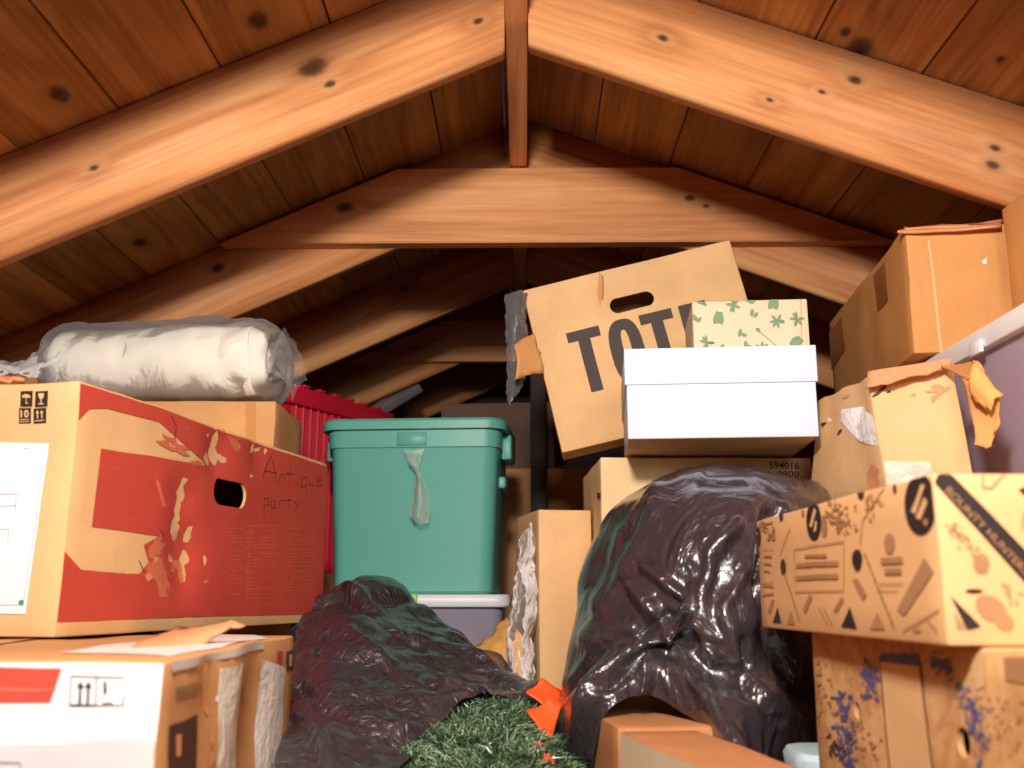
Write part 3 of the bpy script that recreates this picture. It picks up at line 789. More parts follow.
for face_u, (x0, y0) in enumerate(((22, 390), (37, 390), (20, 407), (35, 407))):
    A.poly('L', [(x0, y0), (x0 + 12.5, y0 - .6), (x0 + 11.8, y0 + 15), (x0 - .6, y0 + 15.5)], 'black')
    cx, cy = x0 + 6, y0 + 7.4
    if face_u == 0:
        A.poly('L', [(cx - 4.5, cy - 1)] + [(cx + 4.5 * math.cos(t), cy - 1 - 3.6 * math.sin(t)) for t in [math.pi - k * math.pi / 8 for k in range(9)]], 'card', off=.0014)
        A.stroke('L', [(cx, cy - 1), (cx - .2, cy + 4.5), (cx + 1.8, cy + 4.5)], .001, 'card', off=.0015)
    elif face_u == 1:
        A.poly('L', [(cx - 3, cy - 5.5), (cx + 3, cy - 5.5), (cx + 2, cy - .5), (cx, cy + .5), (cx - 2, cy - .5)], 'card', off=.0014)
        A.stroke('L', [(cx, cy), (cx - .2, cy + 4.5)], .0012, 'card', off=.0015); A.stroke('L', [(cx - 2.6, cy + 5), (cx + 2.2, cy + 5)], .0012, 'card', off=.0015)
    elif face_u == 2:
        A.text('L', '10', (x0 + 1.6, y0 + 9.5), (x0 + 10.2, y0 + 9.2), (x0 + 1.9, y0 + 1.8), 'card', off=.0014, bold=.03)
        A.stroke('L', [(x0 + 1.5, y0 + 11.5), (x0 + 10, y0 + 11.2)], .0009, 'card', off=.0015); A.stroke('L', [(x0 + 1.3, y0 + 13.5), (x0 + 10, y0 + 13.2)], .0009, 'card', off=.0015)
    else:
        for q in (4, 8.3):
            A.stroke('L', [(x0 + q, y0 + 10), (x0 + q + .1, y0 + 4)], .0013, 'card', off=.0015); A.poly('L', [(x0 + q - 1.7, y0 + 5), (x0 + q + 1.7, y0 + 5), (x0 + q, y0 + 1.8)], 'card', off=.0015)
        A.stroke('L', [(x0 + 1.3, y0 + 12.6), (x0 + 10, y0 + 12.3)], .0011, 'card', off=.0015)
A.dents = [((.26, 0, .10), .05, .014), ((.24, 0, .17), .04, .010), ((.33, 0, .25), .05, .012), ((.46, 0, .26), .03, .012)]
A.done(seam='x')
lb = A.part('shipping_label', [('L', [(-60, 440), (49, 443), (27, 613), (-70, 610)])], 'paper', label='white paper label with faint grey lines')
pb = Carton.__new__(Carton)
A.dec = bmesh.new(); m0 = A.mats; A.mats = [M['ink_blue'], M['tealink']]
for pts in ([(42, 470), (37, 520), (25, 604)], [(0, 604), (25, 604)], [(0, 495), (18, 494), (17, 512)], [(0, 507), (18, 506)], [(0, 530), (11, 530), (10, 545)], [(24, 448), (30, 448)]): A.stroke('L', pts, .0006, 'ink_blue', off=.0021)
for v in A.dec.verts: v.co = A.field(v.co)
bmobj('printed_lines', A.dec, A.mats, lb)
A.dec = bmesh.new(); A.poly('L', blob(23, 602, 3, 3, 12, .1, 1), 'tealink', off=.0022)
for v in A.dec.verts: v.co = A.field(v.co)
bmobj('green_dot', A.dec, A.mats, lb)
flap(A.root, [W(-40, 372, 1.22), W(20, 379, 1.2), W(24, 381, 1.12), W(-40, 380, 1.12)], 'fibre', 'flap', thick=.004, crum=.003)
flap(A.root, [W(212, 432, 1.42), W(222, 436, 1.44), W(224, 430, 1.44), W(216, 429, 1.42)], 'fibre', 'torn_flap', thick=.002, crum=.003)
# ---- small carton under the bundle
Zb = Carton('carton', (-.76, 1.665, .744), R(1), .335, .215, .086, 'low tan carton under the white bundle, on top of the red printed carton', 'box', mat='card_dk', crumple=.002, seed=8)
Zb.done(seam='x'); Zb.part('packing_tape', [('F', [(246, 400), (256, 400), (256, 460), (246, 460)])], 'tape'); Zb.part('packing_tape', [('R', [(264, 400), (275, 400), (275, 470), (264, 470)])], 'tape')
# ---- rolled white bundle in its clear bag
def bundle():
    c0, c1 = W(70, 368, 1.80), W(262, 360, 1.76); c0.z = c1.z = .832 + .083; ax = (c1 - c0); L = ax.length; rot = ax.to_track_quat('X', 'Z').to_matrix()
    root = empty('bedding_bundle', Vector((c0 + c1) / 2) - Vector((0, 0, .083)), rot); tag(root, 'white rolled bedding bundle in clear plastic, lying on the low tan carton', 'bundle')
    def body(rad, ex, swirl, nx, nr, sd, tail=0):
        vs = []; fs = []; prof = []
        for k in range(6): t = k / 6; prof.append((-L / 2 - ex * math.cos(t * math.pi / 2) * .5, rad * math.sin(max(t, .02) * math.pi / 2)))
        for k in range(nx + 1): prof.append((-L / 2 + L * k / nx, rad))
        for k in range(1, 13): t = k / 13; prof.append((L / 2 + ex * math.sin(t * math.pi / 2) * .62, rad * (math.cos(t * math.pi / 2) ** .8)))
        for i, (x, r) in enumerate(prof):
            for j in range(nr):
                a = 2 * math.pi * j / nr; p = Vector((x, r * math.cos(a), r * math.sin(a)))
                if p.z < -rad * .82: p.z = -rad * .82 + (p.z + rad * .82) * .2
                q = p * 14 + Vector((sd, 0, 0)); dd = noise.noise(q * .6) * .008 + (1 - abs(noise.noise(q * 1.5)) * 2.5) * (.0012 if swirl else .003)
                if swirl and x > L / 2 - .01: p.x += .016 * math.sin(2 * math.pi * (r / .030) + a) * min(1, (rad - r) / .02 + .35)
                if swirl and x > L / 2 - .05: dd += .005 * math.sin(a * 5 + x * 40)
                dirn = Vector((.2, math.cos(a), math.sin(a))); p += dirn * dd
                p.z += rad; vs.append(p)
        for i in range(len(prof) - 1):
            for j in range(nr): fs.append((i * nr + j, i * nr + (j + 1) % nr, (i + 1) * nr + (j + 1) % nr, (i + 1) * nr + j))
        fs.append(tuple(range(nr))[::-1]); fs.append(tuple((len(prof) - 1) * nr + j for j in range(nr)))
        return vs, fs
    vs, fs = body(.076, .03, True, 40, 64, 3); vs = [v + Vector((0, 0, .006)) for v in vs]
    meshobj('bedding', vs, fs, M['cloth'], root, True)
    vs, fs = body(.084, .075, False, 40, 56, 8)
    vs = [v + Vector((0, 0, 0)) + noise.noise_vector(v * 30) * .004 for v in vs]
    meshobj('plastic_bag', vs, fs, M['film_roll'], root, True)
    # gathered tail of the bag at the left end, and the loose corner at the right end
    Ti = root.matrix_basis.inverted()
    g = [[(60, 338, 1.8), (40, 350, 1.8), (15, 362, 1.78), (-10, 355, 1.75)], [(62, 355, 1.72), (42, 362, 1.72), (18, 368, 1.72), (-8, 366, 1.7)], [(64, 385, 1.72), (42, 380, 1.7), (18, 374, 1.7), (-8, 378, 1.68)]]
    drape('bag_tail', g, 'film_roll', root, n=7, amp=.006, fs=20, fine=.003, thick=0)
    g = [[(283, 330, 1.74), (296, 345, 1.72), (303, 362, 1.70), (306, 380, 1.70)], [(276, 345, 1.70), (290, 358, 1.69), (297, 372, 1.69), (300, 386, 1.69)], [(270, 372, 1.70), (284, 380, 1.69), (290, 390, 1.69), (292, 402, 1.70)]]
    drape('bag_corner', g, 'film_roll', root, n=7, amp=.008, fs=24, fine=.003, thick=0)
bundle()
# ---- red crate
def crate():
    P = W(289, 386, 2.45); h = .46; root = empty('plastic_crate', (P.x, P.y, P.z - h), rotm(R(64))); tag(root, 'red ribbed plastic crate behind the tan and red carton', 'crate')
    w_, d_ = .42, .13; bm = bmesh.new(); t = .006
    for lo, hi in (((0, 0, 0), (w_, t, h)), ((0, d_ - t, 0), (w_, d_, h)), ((0, t, 0), (t, d_ - t, h)), ((w_ - t, t, 0), (w_, d_ - t, h)), ((t, t, 0), (w_ - t, d_ - t, t))): add_box(bm, lo, hi)
    bmobj('body', bm, M['redpl'], root)
    bm = bmesh.new()
    for k in range(13): x = .02 + k * .030; add_box(bm, (x, -.010, .0), (x + .006, -.0002, h - .045), .0015, 1)
    for k in range(3): y = .03 + k * .034; add_box(bm, (-.010, y, .0), (-.0002, y + .006, h - .045), .0015, 1)
    o = bmobj('ribs', bm, M['redpl'], root)
    bm = bmesh.new()
    for lo, hi in (((-.022, -.022, h - .045), (w_ + .022, 0, h)), ((-.022, d_, h - .045), (w_ + .022, d_ + .022, h)), ((-.022, 0, h - .045), (0, d_, h)), ((w_, 0, h - .045), (w_ + .022, d_, h))): add_box(bm, lo, hi, .003)
    for k in range(6): add_box(bm, (.03 + k * .065, -.024, h), (.055 + k * .065, -.004, h + .008), .002, 1)
    sharp(bmobj('rim', bm, M['redpl'], root))
    return root
cr_ = crate()
# ---- teal bin on its clear drawer box
def teal_bin():
    c = W(411, 594, 2.2); z0 = .5095; root = empty('storage_bin', (c.x + .004, 2.2 + .15, z0), rotm(R(-4))); tag(root, 'teal plastic storage bin with matching lid, standing on a white-lidded clear box', 'bin')
    a0, b0, a1, b1 = .178, .125, .190, .137; H = .362
    lv = [(a0 - .006, b0 - .006, .03, 0), (a0, b0, .034, .006), (a1, b1, .036, H - .045), (a1 + .001, b1 + .001, .036, H - .042), (a1 + .006, b1 + .006, .038, H - .041), (a1 + .0075, b1 + .0075, .038, H), (a1 - .004, b1 - .004, .034, H), (a0 - .004, b0 - .004, .03, .012)]
    loft('body', lv, 'teal', root)
    A1, B1 = a1 + .020, b1 + .020
    loft('lid', [(A1 - .004, B1 - .004, .044, H + .0005), (A1, B1, .046, H - .002), (A1 + .001, B1 + .001, .046, H + .016), (A1 - .004, B1 - .004, .044, H + .022), (A1 - .014, B1 - .014, .04, H + .0225), (A1 - .02, B1 - .02, .036, H + .016)], 'teal', root)
    bm = bmesh.new(); add_box(bm, (-.034, -b1 - .0095, H - .038), (.034, -b1 - .0070, H - .008), .0012, 1); sharp(bmobj('latch_panel', bm, M['teal'], root))
    for s in (-1, 1):
        bm = bmesh.new(); add_box(bm, (a1 - .012 if s > 0 else -a1 - .012, -.05, H - .125), (a1 + .012 if s > 0 else -a1 + .012, .05, H - .098), .006, 3); add_box(bm, (a1 + .002 if s > 0 else -a1 - .026, -.055, H - .06), (a1 + .026 if s > 0 else -a1 - .002, .055, H - .002), .005, 2)
        sharp(bmobj('handle', bm, M['teal'], root))
    g = [[(403, 449, 2.19), (412, 450, 2.185), (424, 449, 2.19)], [(409, 462, 2.185), (413, 463, 2.18), (421, 461, 2.185)], [(415, 472, 2.185), (418, 473, 2.175), (420, 471, 2.18)], [(414, 490, 2.18), (419, 490, 2.172), (426, 488, 2.18)], [(410, 512, 2.18), (419, 510, 2.17), (430, 506, 2.18)], [(411, 517, 2.18), (420, 524, 2.175), (429, 522, 2.18)]]
    o = drape('torn_tape', g, 'tape_clear', root, n=5, amp=.002, fs=40, fine=.001, thick=0); o['label'] = 'twisted strip of clear tape hanging under the lid'
teal_bin()
def clear_box():
    c = W(414, 594, 2.2); root = empty('storage_box', (c.x, 2.35, .172)); tag(root, 'clear plastic box with white lid and lime clip under the teal bin', 'box')
    H = .31; a, b = .200, .150
    loft('body', [(a - .03, b - .03, .02, 0), (a - .028, b - .028, .02, .004), (a - .008, b - .008, .024, H), (a - .011, b - .011, .02, H), (a - .031, b - .031, .018, .006)], 'clearbox', root)
    loft('lid', [(a + .006, b + .006, .03, H), (a + .008, b + .008, .03, H + .003), (a + .008, b + .008, .03, H + .020), (a + .004, b + .004, .028, H + .026), (a - .008, b - .008, .02, H + .0265)], 'lidw', root)
    bm = bmesh.new(); x = W(410, 600, 2.19).x - c.x
    add_box(bm, (x - .018, -b - .016, H - .012), (x + .016, -b - .008, H + .028), .003); sharp(bmobj('clip', bm, M['lime'], root))
    bm = bmesh.new()
    for k, (x, y, z, r) in enumerate(((.08, -.06, .06, .045), (.02, -.05, .17, .05), (.11, .0, .16, .05), (-.05, -.05, .07, .05), (.12, -.06, .23, .03))):
        bmesh.ops.create_icosphere(bm, subdivisions=3, radius=r, matrix=Matrix.Translation((x, y, z)))
    for v in bm.verts: v.co += noise.noise_vector(v.co * 30) * .015
    o = bmobj('contents', bm, M['brownpap'], root, True)
def clearmat(name, c, op):
    t = NT(name); b = t.b; b.inputs['Base Color'].default_value = lin(c); b.inputs['Roughness'].default_value = .25
    tr = t.n('ShaderNodeBsdfTransparent'); tr.inputs[0].default_value = (.95, .93, .97, 1); mx = t.n('ShaderNodeMixShader'); mx.inputs[0].default_value = op
    t.l(tr.outputs[0], mx.inputs[1]); t.l(b.outputs[0], mx.inputs[2]); t.l(mx.outputs[0], t.out.inputs['Surface']); return t.m
M['clearbox'] = clearmat('clear_plastic', (196, 186, 206), .45); M['mauve'] = clearmat('mauve_plastic', (206, 184, 204), .62)
clear_box()
# cartons that carry them (seen only in the gaps)
def support(lo, hi, label, th=0):
    c = Carton('carton', lo, th, hi[0] - lo[0], hi[1] - lo[1], hi[2] - lo[2], label, 'box', mat='card_dk', crumple=.0015); c.done(seam='x'); return c
support((-.43, 2.20, 0), (0, 2.52, .17), 'plain brown carton on the floor under the clear box')
support((-.93, 2.56, 0), (-.40, 3.05, cr_.location.z - .001), 'plain brown carton on the floor under the red crate')
# dim carton far back behind the bin
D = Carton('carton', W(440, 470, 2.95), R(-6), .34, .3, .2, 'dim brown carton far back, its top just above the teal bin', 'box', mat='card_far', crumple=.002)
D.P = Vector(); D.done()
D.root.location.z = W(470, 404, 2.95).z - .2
support((-.34, 2.9, 0), (.3, 3.3, D.root.location.z - .001), 'plain brown carton behind the clear box, carrying the dim far carton')

# ================================================================== MIDDLE
Mx = Carton('carton', (.125, 1.65, .437), R(2.3),   .352, .30, .292, 'pale tan carton with small black mark, under the white lidded box', 'box', mat='card_lt', crumple=.0012, seed=3)
Mx.text('F', '594016', (769, 469), (799, 469), (769, 462), 'black', bold=.01); Mx.text('F', '0900', (777, 477), (799, 477), (777, 471), 'black', bold=.01)
Mx.poly('L', [(597, 493), (601, 493), (601, 499), (597, 499)], 'black'); 
Mx.done(seam='x')
support((.128, 1.655, 0), (.47, 1.94, .436), 'plain carton on the floor under the pale tan carton', R(2.3))
L_ = Carton('carton', (.024, 1.75, 0), R(12), .094, .2, .652, 'tall narrow tan carton standing upright right of the teal bin', 'box', mat='card', crumple=.0015, seed=4)
L_.done()
# film and brown paper stuck to its left side
tp = drape('plastic_wrap', [[(530, 522, 1.74), (524, 530, 1.72), (520, 540, 1.72), (526, 545, 1.76)], [(533, 560, 1.74), (522, 565, 1.71), (517, 575, 1.71), (523, 580, 1.76)], [(534, 610, 1.74), (522, 610, 1.7), (513, 612, 1.7), (518, 615, 1.76)], [(532, 650, 1.74), (522, 650, 1.7), (510, 645, 1.7), (514, 650, 1.75)], [(534, 690, 1.72), (526, 685, 1.68), (516, 675, 1.68), (512, 680, 1.73)]], 'film', n=8, amp=.008, fs=26, fine=.004, thick=0)
tag(tp, 'crumpled clear plastic wrap hanging along the left side of the narrow upright carton', 'plastic')
pp = drape('kraft_paper', [[(508, 618, 1.80), (516, 628, 1.76), (524, 640, 1.74), (529, 652, 1.74)], [(490, 640, 1.80), (502, 645, 1.75), (516, 660, 1.72), (528, 672, 1.73)], [(470, 655, 1.80), (492, 665, 1.74), (512, 680, 1.70), (532, 692, 1.71)]], 'brownpap', n=6, amp=.010, fs=18, fine=.004, thick=.001)
tag(pp, 'crumpled brown wrapping paper between the clear box and the black sheet', 'paper')

# white lidded box
def white_box():
    P = (.1545, 1.485, .734); root = empty('storage_box', P, rotm(R(-4.5))); tag(root, 'plain white lidded box below the leaf-printed box', 'box')
    w_, d_, h = .280, .29, .138; bm = bmesh.new(); add_box(bm, (0, 0, 0), (w_, d_, .10), .0012, 2)
    sharp(bmobj('body', bm, M['white'], root))
    bm = bmesh.new(); add_box(bm, (-.003, -.003, h - .056), (w_ + .003, d_ + .003, h), .0012, 2)
    sharp(bmobj('lid', bm, M['white'], root))
    bm = bmesh.new(); add_box(bm, (.001, .001, -.0004), (w_ - .001, d_ - .001, .0002)); bmobj('underside', bm, M['card'], root)
white_box()
Pb = Carton('gift_box', (.27, 1.555, .8725), R(-5), .182, .16, .096, 'cream box printed with green leaves, topmost on the white lidded box', 'box', mat='cream', crumple=.0003, seed=6)
def leaf(cx, cy, L, wd, ang, mat='green_leaf'):
    pts = []
    for k in range(9): t = k / 8; pts.append((t * L - L / 2, wd * math.sin(math.pi * t) ** .8))
    for k in range(1, 8): t = 1 - k / 8; pts.append((t * L - L / 2, -wd * math.sin(math.pi * t) ** .8))
    Pb.poly('F', [(cx + x * math.cos(ang) - y * math.sin(ang), cy + x * math.sin(ang) + y * math.cos(ang)) for x, y in pts], mat)
for cx, cy, kind in ((719, 318, 0), (707, 343, 1), (733, 305, 1), (752, 313, 2), (774, 303, 0), (777, 321, 1), (797, 319, 1), (796, 342, 0), (740, 333, 2), (746, 345, 2), (768, 338, 3), (700, 302, 2), (695, 318, 2), (722, 348, 2), (762, 349, 1), (748, 300, 2), (757, 326, 4)):
    rr = random.Random(cx)
    if kind == 0:
        for a in (-.6, .1): leaf(cx + 2 * math.sin(a), cy, 15, 4.4, R(60) * rr.choice([1, -.3]) + a)
    elif kind == 1:
        for k in range(7): a = k * .9 + rr.random(); leaf(cx + 4 * math.cos(a), cy + 4 * math.sin(a), 8, 1.5, a)
    elif kind == 2:
        leaf(cx, cy, 9, 2.2, rr.uniform(0, 3)); leaf(cx + 4, cy + 2, 7, 1.8, rr.uniform(0, 3))
    elif kind == 3: Pb.stroke('F', [(cx - 12, cy - 9), (cx + 10, cy + 9)], .0012, 'tan_leaf' if 'tan_leaf' in M else 'green_leaf'); leaf(cx - 10, cy - 8, 6, 2, .7)
Pb.stroke('F', [(801, 298), (801, 352)], .0005, 'darkink')
Pb.done()
# tilted TOTE carton
Q = Carton('carton', W(562, 453, 1.80), R(-3.5), .40, .10, .318, 'tilted tan carton printed TOTE with a hand hole, behind the white lidded box', 'box', ry=R(-13), mat='card', crumple=.0012, seed=7)
def tq(pts, mat, px=False): Q.poly('F', [(x * 1.0, .096 + (z - .118) * .93) for x, z in pts], mat, px=False)
for i_, ch in enumerate('TOTE'):
    x0 = (i_ * .069) + .066; wd_ = .058 if ch != 'O' else .062
    if ch == 'T':
        pass
        tq([(x0 - .006, .247), (x0 + .056, .247), (x0 + .056, .226), (x0 + .036, .226), (x0 + .036, .118), (x0 + .013, .118), (x0 + .013, .226), (x0 - .006, .226)], 'grey_ink', px=False)
    elif ch == 'O':
        n = 28
        for s_ in (0, 1):
            outer = []; inner = []
        pts_o = [(x0 + .028 + .031 * math.copysign(abs(math.cos(t)) ** .75, math.cos(t)), .1825 + .0665 * math.copysign(abs(math.sin(t)) ** .75, math.sin(t))) for t in [2 * math.pi * k / n for k in range(n + 1)]]
        pts_i = [(x0 + .028 + .0075 * math.copysign(abs(math.cos(t)) ** .75, math.cos(t)), .1825 + .044 * math.copysign(abs(math.sin(t)) ** .75, math.sin(t))) for t in [2 * math.pi * k / n for k in range(n + 1)]]
        for k in range(n): tq([pts_o[k], pts_o[k + 1], pts_i[k + 1], pts_i[k]], 'grey_ink', px=False)
    else:
        tq([(x0, .118), (x0 + .024, .118), (x0 + .024, .247), (x0, .247)], 'grey_ink', px=False)
        for zz in (.118, .172, .226): tq([(x0 + .024, zz), (x0 + .05, zz), (x0 + .05, zz + .021), (x0 + .024, zz + .021)], 'grey_ink', px=False)
Q.hole('F', 632, 302, .084, .030)
Q.poly('F', [(599, 272), (603, 276), (604, 292), (600, 307), (597, 292)], 'card_or'); Q.stroke('F', [(603, 276), (603, 300)], .0015, 'darkink')
Q.stroke('F', [(596, 300 - 10), (598, 306)], .0008, 'fibre')
Q.done()
fl = flap(Q.root, [W(514, 345, 1.76), W(534, 334, 1.78), W(543, 372, 1.78), W(516, 378, 1.75)], 'card_or', 'torn_flap', bend=-.004, crum=.004, label='torn orange-brown flap sticking out at its left')
g = [[(506, 296, 1.8), (514, 292, 1.78), (523, 290, 1.79), (528, 296, 1.82)], [(507, 320, 1.79), (514, 318, 1.77), (521, 318, 1.78), (526, 322, 1.82)], [(506, 345, 1.79), (512, 345, 1.77), (520, 345, 1.78), (528, 348, 1.82)], [(508, 370, 1.8), (514, 372, 1.78), (521, 374, 1.79), (527, 374, 1.82)], [(508, 388, 1.8), (511, 398, 1.79), (517, 390, 1.79), (524, 380, 1.8)], [(508, 402, 1.8), (510, 404, 1.795), (512, 398, 1.795), (518, 390, 1.8)]]
drape('plastic_wrap', g, 'film', Q.root, n=7, amp=.005, fs=30, fine=.003, thick=0)

# ================================================================== RIGHT STACK
M['iwood'] = wood('printed_planks', lin((232, 190, 138)), lin((214, 166, 112)), lin((160, 110, 72)), seed=13, rough=.6, hue_noise=.5)
I_ = Carton('carton', (.328, .565, 0), R(4), .42, .50, .4665, 'plank-printed carton with blue flower sprigs, lowest at bottom right', 'box', mat='iwood', crumple=.001, seed=11)
def zp(x, y): return (810 + x / 4.785, 630 + y / 4.785)
def sprig(c, face, pts, n, mat, seed, s=4):
    r = random.Random(seed); m = len(pts) - 1
    for k in range(n):
        t = k / n * m; i = int(t); t -= i; x = pts[i][0] * (1 - t) + pts[i + 1][0] * t + r.gauss(0, s); y = pts[i][1] * (1 - t) + pts[i + 1][1] * t + r.gauss(0, s)
        a = r.uniform(0, 3.14); l = r.uniform(1.6, 4.4); ww = r.uniform(.6, 1.7)
        c.poly(face, [(x - l * math.cos(a), y - l * math.sin(a)), (x + ww * math.sin(a), y - ww * math.cos(a)), (x + l * math.cos(a), y + l * math.sin(a)), (x - ww * math.sin(a), y + ww * math.cos(a))], mat, off=.0010 + .0002 * (k % 3))
I_.stroke('L', [zp(338, 150), zp(360, 420), zp(388, 700)], .0022, 'darkink'); I_.stroke('L', [zp(530, 160), zp(562, 420), zp(598, 700)], .0026, 'darkink')
I_.poly('L', [zp(340, 150), zp(530, 176), zp(566, 440), zp(600, 700), zp(388, 700), zp(362, 420)], 'card', off=.0008)
I_.poly('L', [zp(325, 130), zp(350, 112), zp(525, 112), zp(530, 176), zp(340, 150)], 'ink_blue')
sprig(I_, 'L', [zp(270, 170), zp(300, 240), zp(285, 320)], 60, 'ink_blue', 1, 4.5)
sprig(I_, 'L', [zp(150, 330), zp(180, 400), zp(175, 500), zp(190, 600), zp(200, 700)], 130, 'ink_blue', 2, 5)
sprig(I_, 'L', [zp(100, 560), zp(160, 570)], 26, 'grey_ink', 3, 6)
sprig(I_, 'L', [zp(600, 120), zp(660, 200)], 46, 'ink_blue', 4, 4.5)
sprig(I_, 'L', [zp(710, 260), zp(770, 370), zp(810, 400), zp(790, 480), zp(850, 560)], 100, 'ink_blue', 5, 4.5)
sprig(I_, 'L', [zp(60, 180), zp(80, 400)], 26, 'ink_tan', 6, 7); sprig(I_, 'L', [zp(880, 300), zp(960, 560)], 40, 'ink_tan', 7, 14); sprig(I_, 'L', [zp(250, 430), zp(310, 620)], 22, 'ink_tan', 8, 7)
I_.stroke('L', [zp(105, 320), zp(150, 325), zp(180, 295)], .002, 'ink_blue'); I_.stroke('L', [zp(800, 700), zp(830, 620)], .003, 'ink_blue')
I_.poly('L', [zp(760, 110), zp(850, 110), zp(845, 270), zp(800, 290)], 'card', off=.0008); I_.poly('L', [zp(930, 130), zp(1040, 130), zp(1040, 260), zp(940, 240)], 'ink_tan', off=.0008)
I_.hole('L', 858, 711, .030, .012) ; I_.holes[-1] = ('L', I_.uv('L', 858, 711), .013, .016); I_.holes.append(('L', I_.uv('L', 965, 743), .019, .022))
I_.done(seam='y')
H_ = Carton('carton', (.2925, .72, .4675), R(2.8), .40, .462, .121, 'long flat carton with black patterned print, resting on the plank-printed carton', 'box', mat='card_h', crumple=.0012, seed=12)
def zh(x, y): return (750 + x / 4.154, 465 + y / 4.154)
def zf(x, y): return (920 + x / 3.837, 455 + y / 3.837)
el = lambda f, cx, cy, rx, ry, n=24, a=0: [f(cx + rx * math.cos(2 * math.pi * k / n) * math.cos(a) - ry * math.sin(2 * math.pi * k / n) * math.sin(a), cy + rx * math.cos(2 * math.pi * k / n) * math.sin(a) + ry * math.sin(2 * math.pi * k / n) * math.cos(a)) for k in range(n)]
H_.poly('L', el(zh, 710, 160, 68, 128), 'black'); H_.poly('L', [zh(670, 190), zh(690, 200), zh(725, 100), zh(735, 80), zh(715, 75), zh(700, 120)], 'card_h', off=.0014); H_.poly('L', [zh(690, 215), zh(712, 225), zh(745, 150), zh(730, 130)], 'card_h', off=.0014); H_.poly('L', el(zh, 735, 235, 10, 16), 'ink_tan', off=.0015)
H_.poly('L', el(zh, 268, 235, 32, 80), 'black'); H_.poly('L', [zh(250, 255), zh(262, 260), zh(282, 190), zh(272, 180)], 'card_h', off=.0014); H_.poly('L', [zh(268, 280), zh(280, 275), zh(284, 235), zh(276, 235)], 'card_h', off=.0014)
H_.poly('L', el(zh, 312, 255, 13, 45), 'ink_tan'); H_.poly('L', el(zh, 133, 210, 8, 24), 'darkink'); H_.poly('L', el(zh, 462, 118, 14, 26), 'darkink'); H_.poly('L', el(zh, 603, 95, 8, 20), 'darkink'); H_.poly('L', el(zh, 222, 200, 6, 15), 'ink_tan')
H_.poly('L', el(zh, 34, 300, 13, 42), 'darkink'); H_.poly('L', el(zh, 30, 370, 10, 28), 'darkink'); H_.poly('L', el(zh, 582, 325, 22, 42), 'ink_tan')
H_.hole('L', *zh(450, 390), .022, .016); H_.poly('L', el(zh, 448, 390, 21, 40), 'darkink', off=.0008) ; H_.hole('L', *zh(142, 425), .026, .014)
H_.holes = []; H_.poly('L', el(zh, 452, 400, 17, 36), 'black', off=.0016); H_.poly('L', el(zh, 143, 420, 11, 30), 'darkink', off=.0016)
for pts in ([(185, 350), (395, 318), (395, 522), (190, 528), (185, 350)],): H_.stroke('L', [zh(*p) for p in pts], .0011, 'ink_tan')
for (a, b, y0, y1, wd) in ((230, 322, 381, 377, .004), (195, 370, 418, 408, .006), (195, 370, 470, 462, .006), (550, 635, 398, 392, .007), (565, 630, 440, 438, .006), (540, 640, 492, 490, .0012), (540, 620, 520, 520, .001), (55, 100, 355, 350, .001), (55, 100, 490, 488, .001)):
    H_.stroke('L', [zh(a, y0), zh(b, y1)], wd * .72, 'ink_tan')
for p in ([(55, 250), (100, 240)], [(60, 380), (95, 380)], [(60, 410), (92, 412)], [(60, 440), (85, 442)], [(55, 500), (100, 505)], [(55, 540), (100, 535)]): H_.stroke('L', [zh(*q) for q in p], .0018, 'ink_tan')
sprig(H_, 'L', [zh(60, 230), zh(95, 300)], 24, 'ink_tan', 20, 4); sprig(H_, 'L', [zh(345, 190), zh(410, 260)], 50, 'ink_tan', 21, 7); sprig(H_, 'L', [zh(480, 180), zh(540, 120)], 14, 'ink_tan', 22, 7)
for a, b in (((150, 460), (210, 655)), ((480, 370), (605, 680))):
    n = 9
    for k in range(n):
        t0, t1 = k / n, (k + .6) / n; H_.stroke('L', [zh(a[0] + (b[0] - a[0]) * t0, a[1] + (b[1] - a[1]) * t0), zh(a[0] + (b[0] - a[0]) * t1, a[1] + (b[1] - a[1]) * t1)], .002, 'darkink')
    H_.stroke('L', [zh(*a), zh(*b)], .0009, 'ink_tan')
for tri, m in (([(96, 655), (132, 655), (116, 590)], 'black'), ([(155, 660), (188, 662), (172, 605)], 'ink_tan'), ([(385, 672), (450, 680), (420, 590)], 'black'), ([(502, 682), (565, 682), (535, 612)], 'ink_tan'), ([(680, 692), (715, 695), (700, 655)], 'ink_tan'), ([(352, 600), (385, 545), (397, 560), (365, 612)], 'ink_tan'), ([(222, 600), (248, 540), (262, 550), (232, 620)], 'ink_tan'),
               ([(615, 600), (725, 385), (765, 440), (645, 625)], 'ink_tan'), ([(75, 610), (90, 560), (102, 560), (86, 622)], 'ink_tan'), ([(430, 480), (470, 560), (490, 540), (450, 470)], 'ink_tan')):
    H_.poly('L', [zh(*p) for p in tri], m)
for p in ([(640, 690), (790, 600)], [(290, 590), (330, 665)], [(310, 590), (350, 665)], [(130, 370), (170, 260)], [(460, 330), (470, 230), (560, 90)], [(740, 640), (780, 690)]): H_.stroke('L', [zh(*q) for q in p], .0012, 'ink_tan')
